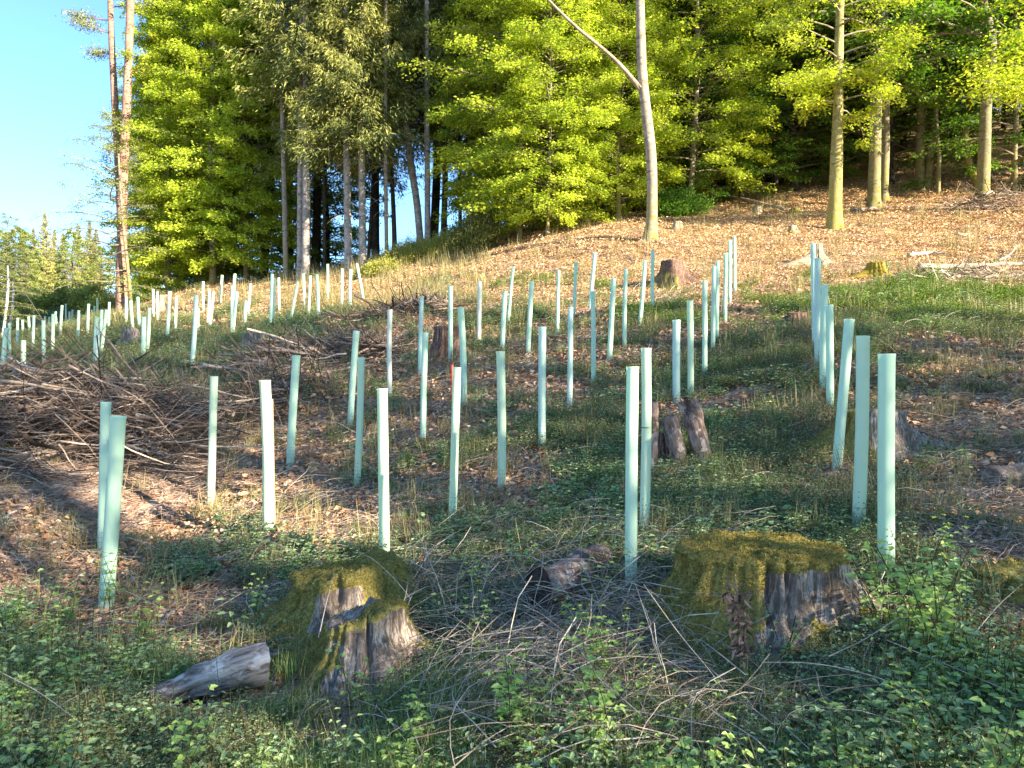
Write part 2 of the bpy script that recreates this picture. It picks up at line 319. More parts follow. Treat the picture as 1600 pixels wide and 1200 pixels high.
def groundmat():
    m, nt, out = newmat('forest_floor'); oc = N(nt, 'ShaderNodeTexCoord').outputs['Object']
    n1 = noise(nt, oc, 1.2, 5, .6); n2 = noise(nt, oc, 14, 5, .7); n3 = noise(nt, oc, 90, 3, .7)
    def vor(sc, sx=(1, 1, 1)):
        v = N(nt, 'ShaderNodeTexVoronoi'); v.inputs['Scale'].default_value = sc
        nt.links.new(mapv(nt, oc, sx), v.inputs['Vector'])
        s = N(nt, 'ShaderNodeSeparateColor'); nt.links.new(v.outputs['Color'], s.inputs[0]); return s.outputs[0], v.outputs['Distance']
    va, da = vor(30); vb, db = vor(18, (1, .35, 1))
    grey = ramp(nt, va, [(0, (.12, .073, .048)), (.45, (.33, .22, .15)), (.8, (.56, .41, .29)), (1, (.85, .70, .55))])
    red = ramp(nt, vb, [(0, (.14, .072, .045)), (.4, (.42, .23, .145)), (.8, (.66, .39, .26)), (1, (.85, .60, .42))])
    tan = ramp(nt, va, [(0, (.26, .14, .06)), (.4, (.46, .28, .13)), (.8, (.62, .41, .22)), (1, (.8, .6, .4))])
    c = mixc(nt, attr(nt, 'red'), grey, red)
    c = mixc(nt, attr(nt, 'tan'), c, tan)
    soil = ramp(nt, n2, [(.38, (.65, .65, .65)), (.6, (0, 0, 0))])
    c = mixc(nt, soil, c, (.15, .095, .062))
    g = ramp(nt, n3, [(.3, (.09, .10, .045)), (.7, (.24, .25, .11))])
    gf = N(nt, 'ShaderNodeMath', operation='MULTIPLY'); nt.links.new(attr(nt, 'green'), gf.inputs[0])
    nt.links.new(ramp(nt, noise(nt, oc, 6, 4, .7), [(.38, (0, 0, 0)), (.62, (.85, .85, .85))]), gf.inputs[1])
    c = mixc(nt, gf.outputs[0], c, g)
    mo = N(nt, 'ShaderNodeMath', operation='MULTIPLY'); nt.links.new(attr(nt, 'tan'), mo.inputs[0])
    nt.links.new(ramp(nt, noise(nt, oc, .9, 5, .65), [(.52, (0, 0, 0)), (.66, (.6, .6, .6))]), mo.inputs[1])
    c = mixc(nt, mo.outputs[0], c, (.42, .26, .05))
    ad = N(nt, 'ShaderNodeMath', operation='ADD'); nt.links.new(da, ad.inputs[0]); nt.links.new(n2, ad.inputs[1])
    princ(nt, out, c, .95, ad.outputs[0], .9, .03, .1); return m
tanv = beechlitter(gx, gy)
cov = grid(COVER, COVER_Y, gx, gy, gz) * (gy > 1)
redv = np.exp(-(((gx + 3.2) / 3.5)**2 + ((gy - 5.8) / 2.6)**2)) * 1.2
M['ground'] = groundmat()
gme = make_mesh('ground', np.c_[gx, gy, gz], [gq], None, True, [M['ground']], attrs={'tan': tanv, 'green': cov, 'red': np.clip(redv, 0, 1)})
tag(mobj('ground', gme), kind='structure')
# ---------------------------------------------------------------- scatter of ground cover (geometry-nodes instances)
HID = bpy.data.collections.new('plant_prototypes')
def gn_group():
    g = bpy.data.node_groups.new('scatter_plants', 'GeometryNodeTree')
    g.interface.new_socket('Geometry', in_out='INPUT', socket_type='NodeSocketGeometry')
    g.interface.new_socket('Plants', in_out='INPUT', socket_type='NodeSocketCollection')
    g.interface.new_socket('Geometry', in_out='OUTPUT', socket_type='NodeSocketGeometry')
    a = g.nodes.new('NodeGroupInput'); z = g.nodes.new('NodeGroupOutput')
    ci = g.nodes.new('GeometryNodeCollectionInfo'); ci.inputs['Separate Children'].default_value = True; ci.inputs['Reset Children'].default_value = True
    ip = g.nodes.new('GeometryNodeInstanceOnPoints'); ip.inputs['Pick Instance'].default_value = True
    def at_(nm, ty):
        n = g.nodes.new('GeometryNodeInputNamedAttribute'); n.data_type = ty; n.inputs['Name'].default_value = nm; return n.outputs[0]
    e = g.nodes.new('FunctionNodeEulerToRotation')
    L = g.links.new
    L(a.outputs[0], ip.inputs['Points']); L(a.outputs[1], ci.inputs[0]); L(ci.outputs[0], ip.inputs['Instance'])
    fi = g.nodes.new('ShaderNodeMath'); fi.operation = 'FLOOR'; L(at_('pick', 'FLOAT'), fi.inputs[0]); L(fi.outputs[0], ip.inputs['Instance Index'])
    L(at_('rot', 'FLOAT_VECTOR'), e.inputs[0]); L(e.outputs[0], ip.inputs['Rotation']); L(at_('scl', 'FLOAT'), ip.inputs['Scale'])
    L(ip.outputs[0], z.inputs[0]); return g
GN = gn_group()
def scatter(name, protos, P, rot, scl, label, cat):
    c = bpy.data.collections.new(name + '_kinds')
    for i, me in enumerate(protos):
        o = bpy.data.objects.new('%s_kind_%02d' % (name, i), me); c.objects.link(o)
    me = make_mesh(name, P, [], attrs={'pick': R.integers(0, len(protos), len(P)) + .2, 'rot': rot, 'scl': scl})
    o = mobj(name, me); tag(o, label, cat, kind='stuff')
    md = o.modifiers.new('scatter', 'NODES'); md.node_group = GN
    md[GN.interface.items_tree[1].identifier if GN.interface.items_tree[1].socket_type == 'NodeSocketCollection' else 'Socket_1'] = c
    return o
AVOID = []   # (x, y, r) circles kept free of ground cover
def sample(n, dens, d0=2.2, d1=45, a=.2, half=40):
    """random ground points, denser near the viewer's clearing; dens(x,y,z,u,v)->0..1 probability"""
    k = 1 - a; d = (d0**k + R.random(n) * (d1**k - d0**k))**(1 / k)
    th = RAD(half) * (R.random(n) * 2 - 1)
    x = d * np.sin(th); y = d * np.cos(th); z = H(x, y); u, v = pxy(x, y, z)
    ok = R.random(n) < dens(x, y, z, u, v)
    for ax_, ay, ar in AVOID: ok &= np.hypot(x - ax_, y - ay) > ar
    return x[ok], y[ok], z[ok], d[ok]
def slope_rot(x, y, amt=.5, jit=.12):
    e = .25; sx = (H0(x + e, y) - H0(x - e, y)) / (2 * e); sy = (H0(x, y + e) - H0(x, y - e)) / (2 * e); n = len(x)
    # small tilt then random spin about z: Euler XYZ applies X, Y then Z, so give the tilt in the spun frame
    w = R.random(n) * 2 * np.pi; c = np.cos(w); s = np.sin(w)
    tx = sx * c + sy * s; ty = -sx * s + sy * c
    return np.c_[np.arctan(ty) * amt + R.normal(0, jit, n), -np.arctan(tx) * amt + R.normal(0, jit, n), w]
# ---------------------------------------------------------------- crowns (shared meshes, origin at the foot of the tree)
def beech_crown(name, mat, Ht, h0, Rr, nb=70, tw=11, lf=26, L=.1, seed=1, sparse=1.0, prof=None, spread=.34):
    """layered sprays of leaves on horizontal branches; returns (foliage mesh, branch mesh)"""
    G = np.random.default_rng(seed)
    t = (np.arange(nb) + G.random(nb)) / nb; h = h0 + (Ht - h0) * t
    az = np.arange(nb) * 2.39996 + G.normal(0, .3, nb)
    pf = (1 - t**2.6)**.7 * (.78 + .22 * np.sin(t * 3.1)) if prof is None else prof(t)
    Lb = Rr * np.maximum(pf, .12) * G.uniform(.62, 1.12, nb)
    sl = G.uniform(.05, .35, nb) + t * .5
    K = 6; s = np.linspace(0, 1, K)
    dirv = np.stack([np.cos(az), np.sin(az)], -1)
    wob = np.cumsum(G.normal(0, .05, (nb, K, 2)), 1) * Lb[:, None, None]
    BP = np.zeros((nb, K, 3))
    BP[..., :2] = dirv[:, None] * (Lb[:, None] * s)[..., None] + wob * s[:, None]
    BP[..., 2] = h[:, None] + Lb[:, None] * (sl[:, None] * s - .38 * s**2.2)
    br = (.012 + .010 * Lb)[:, None] * (1.05 - s)[None]
    # twigs
    n = nb * tw; bi = np.repeat(np.arange(nb), tw); u = G.uniform(.22, 1, n)**.8
    kk = u * (K - 1); i0 = np.minimum(kk.astype(int), K - 2); f = (kk - i0)[:, None]
    O = BP[bi, i0] * (1 - f) + BP[bi, i0 + 1] * f
    sg = np.where(G.random(n) < .5, -1, 1); an = az[bi] + sg * G.uniform(.35, 1.15, n) * (1.15 - u * .5)
    TL = np.clip(Lb[bi] * spread * (1.25 - u) + .35, .3, 1.9) * G.uniform(.7, 1.2, n)
    TD = np.stack([np.cos(an), np.sin(an), G.normal(-.04, .13, n)], -1)
    TP = O[:, None] + TD[:, None] * (TL[:, None] * np.array([0, .5, 1.]))[..., None]; TP[:, 2, 2] -= TL * .08
    tr = np.full((n, 3), .006) * np.array([1.3, 1, .4])
    # leaves
    m = n * lf; ti = np.repeat(np.arange(n), lf); w = G.random(m)
    LP = O[ti] + TD[ti] * (TL[ti] * w)[:, None]; LP[:, 2] -= TL[ti] * .08 * w**2
    side = np.cross(TD[ti], [0, 0, 1.]); sd = np.where(G.random(m) < .5, -1, 1)
    off = G.random(m) * .22 * TL[ti]
    LP += side * (sd * off)[:, None]; LP[:, 2] += G.normal(0, .095, m)
    D = TD[ti] * .7 + side * sd[:, None] * .8 + G.normal(0, .25, (m, 3)); D[:, 2] -= .25
    Nn = np.stack([G.normal(0, 1.0, m), G.normal(0, 1.0, m), np.ones(m)], -1)
    keep = G.random(m) < sparse
    LP, D, Nn = LP[keep], D[keep], Nn[keep]; k = len(LP)
    ll = L * G.uniform(.65, 1.25, k)
    V, Fs = leaves(LP, D, nrm(Nn), ll, ll * .64, .12)
    r = np.clip(G.normal(.5, .22, k) + (G.random(nb)[bi[ti]][keep] - .5) * .45, 0, 1)
    fol = make_mesh(name, V, Fs, rnd_leaf(k, r), False, [mat])
    Va, Fa = tubes(BP, br, 4); Vb, Fb = tubes(TP, tr, 3); g = Geo(); g.add(Va, Fa); g.add(Vb, Fb)
    return fol, g.mesh(name + '_branches', [M['bark_beech']], True)
def spruce_crown(name, mat, Ht, h0, Rr, nb=170, sh=210, seed=1, L=.17, droop=.35, top=.9, hk=1.0):
    G = np.random.default_rng(seed)
    t = (np.arange(nb) + G.random(nb)) / nb; h = h0 + (Ht - h0) * t; az = np.arange(nb) * 2.39996 + G.normal(0, .4, nb)
    Lb = Rr * ((1 - t)**top * .95 + .05) * G.uniform(.6, 1.15, nb)
    K = 6; s = np.linspace(0, 1, K); dirv = np.stack([np.cos(az), np.sin(az)], -1)
    BP = np.zeros((nb, K, 3)); BP[..., :2] = dirv[:, None] * (Lb[:, None] * s)[..., None]
    dr = droop * (1 - t * .9)
    BP[..., 2] = h[:, None] + Lb[:, None] * (-dr[:, None] * s + .22 * s**3) + G.normal(0, .02, (nb, K))
    br = (.01 + .009 * Lb)[:, None] * (1.05 - s)[None]
    n = nb * sh; bi = np.repeat(np.arange(nb), sh); u = G.random(n)**.75
    kk = u * (K - 1); i0 = np.minimum(kk.astype(int), K - 2); f = (kk - i0)[:, None]
    O = BP[bi, i0] * (1 - f) + BP[bi, i0 + 1] * f
    side = np.stack([-np.sin(az), np.cos(az), np.zeros(nb)], -1)[bi]; sd = G.normal(0, 1, n)
    wmax = .30 * Lb[bi] * (1.1 - u) + .12
    O = O + side * (sd * .5 * wmax * (1.15 - t[bi]))[:, None]
    hang = G.exponential(.5, n) * (.32 + .10 * Lb[bi]) * (1 - t[bi] * .6) * hk; O[:, 2] -= np.minimum(hang, 1.1)
    D = np.concatenate([dirv[bi] * .5, np.full((n, 1), -.55)], 1) + side * np.sign(sd)[:, None] * .35 + G.normal(0, .35, (n, 3))
    Nn = np.concatenate([dirv[bi] * .6, np.full((n, 1), .7)], 1) + G.normal(0, .5, (n, 3))
    ll = L * G.uniform(.5, 1.4, n) * (1.1 - .7 * t[bi])
    V, Fs = leaves(O, D, nrm(Nn), ll, ll * .19, .08)
    r = np.clip(G.normal(.5, .2, n) + (G.random(nb)[bi] - .5) * .5 - .25 * (hang > .5), 0, 1)
    fol = make_mesh(name, V, Fs, rnd_leaf(n, r), False, [mat]); Va, Fa = tubes(BP, br, 4)
    g = Geo(); g.add(Va, Fa); return fol, g.mesh(name + '_branches', [M['bark_dark']], True)
CR = {}
def gable(t): return .85 - .5 * t
CR['beechA'] = beech_crown('beech_crown_a', M['beech'], 21, 1.6, 4.2, 185, 13, 40, .125, 3)
CR['beechB'] = beech_crown('beech_crown_b', M['beech'], 17, .9, 3.4, 185, 13, 40, .115, 7)
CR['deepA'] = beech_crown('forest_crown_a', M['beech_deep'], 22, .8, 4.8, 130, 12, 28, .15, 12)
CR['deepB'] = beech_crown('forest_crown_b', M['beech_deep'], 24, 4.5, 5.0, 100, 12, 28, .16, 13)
CR['edge'] = beech_crown('edge_beech_crown', M['beech'], 16, 4.0, 3.7, 62, 13, 36, .105, 23, prof=lambda t: np.minimum(.62 + .5 * t, 1.3 - .6 * t))
CR['sparse'] = beech_crown('airy_crown', M['sparse'], 12, 2, 3.4, 60, 12, 14, .085, 33)
CR['spruceA'] = spruce_crown('spruce_crown_a', M['spruce'], 27, 8.0, 3.3, 160, 380, 41, L=.23, droop=.45, top=.6)
CR['spruceB'] = spruce_crown('spruce_crown_b', M['spruce'], 24, 6.0, 2.9, 150, 380, 43, L=.22, droop=.5, top=.6)
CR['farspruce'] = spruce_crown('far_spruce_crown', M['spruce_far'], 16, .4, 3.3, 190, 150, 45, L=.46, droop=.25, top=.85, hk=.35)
CR['farleaf'] = beech_crown('far_leafy_crown', M['sparse'], 12, 1.2, 3.2, 60, 10, 18, .22, 47)
# off-frame wood that shades the clearing: coarse clumps of foliage
def wood_crown(name, seed, top):
    G = np.random.default_rng(seed); n = int(440 * top)
    t = G.random(n); h = .3 + top * t; rad = (3.0 * (1 - t**4)**.6 + .2) * np.sqrt(G.random(n)); a = G.random(n) * 6.283
    P = np.stack([rad * np.cos(a), rad * np.sin(a), h], -1); D = nrm(G.normal(0, 1, (n, 3))); Nn = nrm(G.normal(0, 1, (n, 3)))
    V, Fs = leaves(P, D, Nn, G.uniform(.15, .26, n), .13, .1)
    return P, V, Fs, n
# ---------------------------------------------------------------- trunks
def trunk_mesh(name, pts, rads, mat, sides=14, flare=1.5, seed=0, knob=.06, flare_h=.7, lobes=5):
    """pts relative to the foot of the tree"""
    G = np.random.default_rng(seed); pts = np.array(pts, float); rads = np.array(rads, float)
    s = np.r_[0, np.cumsum(np.linalg.norm(np.diff(pts, axis=0), axis=1))]; n = int(max(12, s[-1] / .35))
    ss = np.linspace(0, 1, n)**1.25 * s[-1]
    def cub(y):  # smooth through Catmull-Rom like interpolation
        c = np.interp(ss, s, y); k = np.ones(5) / 5; p = np.pad(c, 2, mode='edge'); return c * .3 + np.convolve(p, k, 'valid') * .7 if n > 10 else c
    P = np.stack([cub(pts[:, i]) for i in range(3)], -1); P[0] = pts[0]; P[-1] = pts[-1]; r = np.interp(ss, s, rads)
    r = r * (1 + (flare - 1) * .75 * np.exp(-np.maximum(ss - .15, 0) / (flare_h * .35)))
    V, Fs = tubes(P[None], r[None], sides); V = V.reshape(n, sides, 3)
    th = np.arange(sides) * 2 * np.pi / sides
    k = 1 + knob * (fbm(np.cos(th)[None] * 2 + 5 + seed, ss[:, None] * 1.4 + np.sin(th)[None] * 2, 3, seed) - .45) * 2
    ph = G.random() * 6; root = np.exp(-ss / (flare_h * .35))[:, None] * (.34 * np.cos(lobes * th + ph) + .2 * np.cos((lobes - 2) * th + ph * 2))[None]
    V = P[:, None] + (V - P[:, None]) * (k + root)[..., None]
    return make_mesh(name, V.reshape(-1, 3), Fs, np.full(len(Fs[0]), .5), True, [mat])
def stub_mesh(name, pts_list, mat, r0=.02, seed=0):
    """dead side branches"""
    P = np.array(pts_list); K = P.shape[1]; V, Fs = tubes(P, np.full(P.shape[:1], r0)[:, None] * np.linspace(1, .2, K)[None], 4)
    return make_mesh(name, V, Fs, np.full(len(Fs[0]), .5), True, [mat])
def dead_branches(pts, h0, h1_, n, L, droop, seed):
    G = np.random.default_rng(seed); pts = np.array(pts, float); out = []
    for i in range(n):
        h = G.uniform(h0, h1_); x = np.interp(h, pts[:, 2], pts[:, 0]); y = np.interp(h, pts[:, 2], pts[:, 1]); a = G.random() * 6.28; l = L * G.uniform(.5, 1.3)
        q = np.linspace(0, 1, 6); out.append(np.stack([x + np.cos(a) * l * q, y + np.sin(a) * l * q, h + l * (.25 * q - droop * q**2)], -1))
    return out
def tree(name, cat, label, base, pxpath, wpx, bark, d=None, crown=None, crots=0.0, cscale=1.0, ctop=None, seed=0, group=None,
         dead=None, flare=1.5, topz=None, knob=.06, coff=(0, 0), cz=0.0, foot=None):
    """base: (u,v) in the photograph of the foot; pxpath: further (u,v) along the trunk; wpx: widths along it"""
    if foot is None:
        dd = d or hit(*base) or 34; x, y, z = (base[0] - 800) / F * dd, dd, 0; z = h1(x, y)
    else: x, y, z = foot[0], foot[1], h1(foot[0], foot[1]); dd = y
    root = empty(name, (x, y, z)); tag(root, label, cat, group)
    pts = [(0, 0, -.25), (0, 0, .02)]; w = [wpx[0] / F * dd / 2] * 2
    for i, (u, v) in enumerate(pxpath):
        X, Y, Z = at(u, v, dd); pts.append((X - x, 0, Z - z)); w.append(wpx[min(i + 1, len(wpx) - 1)] / F * dd / 2)
    if topz:   # carry on above the frame
        a, b = np.array(pts[-2]), np.array(pts[-1]); k = (topz - b[2]) / max(b[2] - a[2], .5); k = min(k, 1.5)
        pts.append(tuple([b[0] + (b[0] - a[0]) * k * .4, .0, topz])); w.append(w[-1] * .35)
    tm = trunk_mesh(name + '_trunk', pts, w, bark, 14, flare, seed, knob); mobj('trunk', tm, root)
    if dead:
        db = dead_branches(pts[1:], *dead, seed + 5); mobj('dead_branches', stub_mesh(name + '_dead', db, bark, .015), root)['kind'] = 'stuff'
    if crown:
        fm, bm = CR[crown]; P = np.array(pts); hc = P[-1][2] * .6
        cx = np.interp(hc, P[:, 2], P[:, 0])
        o = mobj('branches', bm, root, (cx + coff[0], coff[1], cz)); o['kind'] = 'stuff'; o.rotation_euler = (0, 0, crots); o.scale = (cscale,) * 3
        mobj('foliage', fm, o)['kind'] = 'stuff'
    return root
def copse(name, cat, kinds, spots, labels, group, bark, seed=0, deadcr=None):
    """simple trees given by foot x, y and height scale; crown meshes shared"""
    G = np.random.default_rng(seed)
    cache = {}
    for i, (x, y, s) in enumerate(spots):
        k = kinds[i % len(kinds)]
        hh = {'beechA': 20, 'beechB': 16, 'deepA': 21, 'deepB': 23, 'farspruce': 14.6, 'farleaf': 11, 'sparse': 11, 'spruceA': 26, 'spruceB': 23}[k]
        if (k, i % 3) not in cache:
            b = G.normal(0, .25, (5, 2)); hs = np.linspace(0, hh, 5)
            pts = [(0, 0, -.4)] + [(b[j, 0] * (j > 0) * .8, b[j, 1] * (j > 0) * .8, hs[j]) for j in range(5)]
            rr = [.16 * hh / 20 + .05] * 2 + [.14 * hh / 20 + .03, .11, .07, .02]
            cache[(k, i % 3)] = trunk_mesh('wood_trunk', pts, rr, bark, 8, 1.4, i)
        root = empty(name, (x, y, h1(x, y)), G.random() * 6.28); root.scale = (s, s, s)
        tag(root, labels[i] if isinstance(labels, list) else labels, cat, group)
        mobj('trunk', cache[(k, i % 3)], root)
        bo = mobj('branches', CR[k][1], root); bo['kind'] = 'stuff'; mobj('foliage', CR[k][0], bo)['kind'] = 'stuff'
BB, BL, BM, BS, BP_, BD = M['bark_beech'], M['bark_light'], M['bark_moss'], M['bark_spruce'], M['bark_pine'], M['bark_dark']
# tall pines at the left edge of the wood
p1 = tree('pine_tree', 'pine tree', 'tall pine with thick reddish trunk at the far left of the wood', (190, 500), [(190, 440), (191, 300), (197, 180), (201, 90), (204, 0)], [17, 16, 15, 13, 12, 11, 10], BP_, d=34.5, topz=19, dead=(4, 12, 10, 1.0, .2), seed=1)
p2 = tree('pine_tree', 'pine tree', 'slimmer pine with crooked trunk crossing behind the reddish pine', (186, 470), [(190, 380), (187, 300), (181, 190), (174, 60), (172, 0)], [12, 12, 11, 11, 9, 8, 7], BP_, d=35, topz=18, dead=(6, 15, 12, 1.3, .1), seed=2)
def needle_fans(root, spots, seed, mat, L=.13, n=420, R0=.9):
    G = np.random.default_rng(seed); g = Geo(); tb = []
    for (x, y, z, l, a, s) in spots:
        q = np.linspace(0, 1, 5); P = np.stack([x + np.cos(a) * l * q, y + np.sin(a) * l * q, z + s * l * q], -1); tb.append(P)
        u = .35 + .65 * G.random(n); c = np.stack([np.interp(u, q, P[:, i]) for i in range(3)], -1) + G.normal(0, 1, (n, 3)) * [R0 * .3, R0 * .3, R0 * .16]
        V, Fs = leaves(c, G.normal(0, 1, (n, 3)) + [0, 0, .4], nrm(G.normal(0, 1, (n, 3))), L, L * .3); g.add(V, Fs, rnd_leaf(n))
    mobj('foliage', g.mesh('needle_fans', [mat]), root)
    V, Fs = tubes(np.array(tb), np.full((len(tb), 1), .03) * np.linspace(1, .3, 5)[None], 4)
    mobj('branches', make_mesh('side_branches', V, Fs, np.full(len(Fs[0]), .5), True, [BP_]), root)['kind'] = 'stuff'
needle_fans(p2, [(-.4, 0, 13.4, 1.9, 3.1, .15), (-.4, 0, 12.8, 1.5, 3.4, .25), (-.5, 0, 12.0, .9, 2.8, 0), (-.4, 0, 14, 1.6, .2, .2), (-.4, .2, 14.5, 2, 3.8, .2)], 4, M['spruce'], .13, 500, .75)
# airy bush-like crown leaning out over the gap left of the pines
tree('young_tree', 'tree', 'thin-leaved young tree whose airy branches reach left past the pines', (205, 480), [(200, 420), (190, 330), (185, 240)], [6, 5, 4, 3], BB, d=34, crown='sparse', cscale=.8, seed=3, coff=(-.5, 0), cz=-1.0)
# bright beeches of the left group
lb = [('bright beech with yellow-green crown just right of the two pines', (262, 455), [(264, 380), (262, 250), (264, 0)], [9, 8, 7, 6], 37, 'beechB', .6, .78),
      ('slender double-stemmed beech in the left bright group', (285, 445), [(288, 380), (292, 260), (300, 0)], [7, 6, 5, 4], 39, 'beechB', 1.9, 1.0),
      ('beech with pale trunk in the middle of the left bright group', (316, 438), [(312, 380), (300, 270), (298, 120), (300, 0)], [9, 8, 8, 7, 6], 37.5, 'beechB', 3.1, 1.05),
      ('beech with light trunk and low yellow-green boughs, left bright group', (333, 436), [(331, 360), (329, 250), (334, 100), (338, 0)], [10, 9, 8, 7, 6], 36, 'beechB', 4.4, 1.0),
      ('rightmost beech of the left bright group, beside the thin bare trunk', (385, 432), [(383, 360), (380, 250), (385, 0)], [8, 7, 6, 5], 37, 'beechB', 5.3, .95)]
for i, (lab, b, pp, w, d, c, rz, s) in enumerate(lb):
    tree('beech_tree', 'beech tree', lab, b, pp, w, BL, d=d, crown=c, crots=rz, cscale=s, topz=19, seed=10 + i)
tree('bare_tree', 'tree', 'thin bare trunk standing left of the twin spruces', (447, 440), [(445, 330), (442, 200), (440, 120), (440, 0)], [8, 8, 7, 6, 5], BL, d=33, topz=17, seed=20)
# spruces along the ridge
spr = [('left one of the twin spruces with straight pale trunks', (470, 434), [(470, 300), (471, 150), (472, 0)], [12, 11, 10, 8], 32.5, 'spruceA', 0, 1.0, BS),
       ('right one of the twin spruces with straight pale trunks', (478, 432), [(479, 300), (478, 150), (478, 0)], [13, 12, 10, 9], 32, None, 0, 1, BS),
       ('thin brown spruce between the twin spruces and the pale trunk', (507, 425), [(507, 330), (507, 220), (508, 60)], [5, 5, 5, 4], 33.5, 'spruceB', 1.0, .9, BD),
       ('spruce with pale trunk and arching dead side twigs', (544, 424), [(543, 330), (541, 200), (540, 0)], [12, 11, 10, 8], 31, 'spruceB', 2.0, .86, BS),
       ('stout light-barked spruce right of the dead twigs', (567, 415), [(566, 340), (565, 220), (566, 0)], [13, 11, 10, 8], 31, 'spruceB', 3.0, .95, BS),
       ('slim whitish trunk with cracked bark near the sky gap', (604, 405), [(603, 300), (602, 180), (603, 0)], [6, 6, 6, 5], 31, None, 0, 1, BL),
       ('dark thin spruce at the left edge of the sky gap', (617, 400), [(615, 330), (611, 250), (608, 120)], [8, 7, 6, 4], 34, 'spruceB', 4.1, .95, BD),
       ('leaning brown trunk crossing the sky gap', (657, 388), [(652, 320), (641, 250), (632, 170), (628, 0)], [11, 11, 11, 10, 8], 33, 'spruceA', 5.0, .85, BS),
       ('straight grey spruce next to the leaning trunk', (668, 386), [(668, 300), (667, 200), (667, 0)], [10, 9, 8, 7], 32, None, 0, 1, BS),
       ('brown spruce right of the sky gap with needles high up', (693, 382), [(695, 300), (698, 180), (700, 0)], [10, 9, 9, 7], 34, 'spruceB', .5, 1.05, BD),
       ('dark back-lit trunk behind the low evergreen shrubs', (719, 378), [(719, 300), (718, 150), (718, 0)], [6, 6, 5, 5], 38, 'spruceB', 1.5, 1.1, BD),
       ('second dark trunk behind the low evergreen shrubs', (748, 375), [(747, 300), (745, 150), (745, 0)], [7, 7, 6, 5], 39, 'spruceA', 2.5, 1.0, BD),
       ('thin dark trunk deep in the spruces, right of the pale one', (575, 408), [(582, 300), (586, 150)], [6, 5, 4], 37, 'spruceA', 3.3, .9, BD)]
for i, (lab, b, pp, w, d, c, rz, s, bk) in enumerate(spr):
    tree('spruce_tree', 'spruce tree', lab, b, pp, w, bk, d=d, crown=c, crots=rz, cscale=s, topz=24, seed=30 + i, flare=1.35,
         dead=(1.5, 7.5, 16, .9, .75) if i in (3, 4, 5, 7) else ((1.5, 8, 14, .35, .2) if i in (0, 1, 8) else None))
# bright young beeches in the middle
mb = [('large bright yellow-green beech filling the middle of the picture', (812, 386), [(812, 300), (815, 170), (818, 0)], [8, 7, 6, 5], 29, 'beechB', .4, 1.0),
      ('bright beech partly hiding the first, a little to its right', (905, 372), [(908, 300), (910, 150), (912, 0)], [11, 9, 8, 6], 30.5, 'beechB', 2.2, 1.1),
      ('bright young beech at the left rim of the middle beeches', (775, 385), [(776, 280), (778, 150), (780, 0)], [6, 6, 5, 4], 31.5, 'beechB', 3.9, .8),
      ('low-branched pale green beech close to the forest floor, middle', (855, 384), [(857, 330), (860, 200)], [6, 5, 4], 27.5, 'beechB', 5.1, .75),
      ('slim pale-barked young beech left of the big bare trunk', (967, 350), [(965, 250), (968, 170), (968, 60)], [7, 6, 5, 4], 28.5, 'beechB', 1.2, .72),
      ('green beech behind and right of the big bare trunk', (1078, 345), [(1080, 290), (1088, 170), (1090, 0)], [8, 8, 7, 6], 29.5, 'beechA', 2.9, .8)]
for i, (lab, b, pp, w, d, c, rz, s) in enumerate(mb):
    tree('beech_tree', 'beech tree', lab, b, pp, w, BL, d=d, crown=c, crots=rz, cscale=s, topz=15, seed=50 + i)
# the big bare beech with its long bough
big = tree('beech_tree', 'beech tree', 'tall bare pale beech with one long bough rising to the left', (1016, 377),
           [(1019, 340), (1019, 260), (1013, 200), (1006, 150), (1002, 90), (1000, 0)], [20, 17, 16.5, 16.5, 16, 15, 13, 11], BL, d=23.5, topz=18, seed=61, knob=.08, flare=1.45)
bx, by, bz = big.location
bough = [at(1003, 142, 23.5), at(985, 120, 23.3), at(965, 95, 23.1), at(935, 70, 22.8), at(905, 48, 22.6), at(880, 25, 22.4), at(850, -8, 22.2), at(800, -60, 22)]
bough = [(a - bx, b - by, c - bz) for a, b, c in bough]
mobj('bough', trunk_mesh('bough', bough, [.085, .068, .062, .055, .05, .045, .036, .02], BL, 10, 1.0, 4, .1), big)
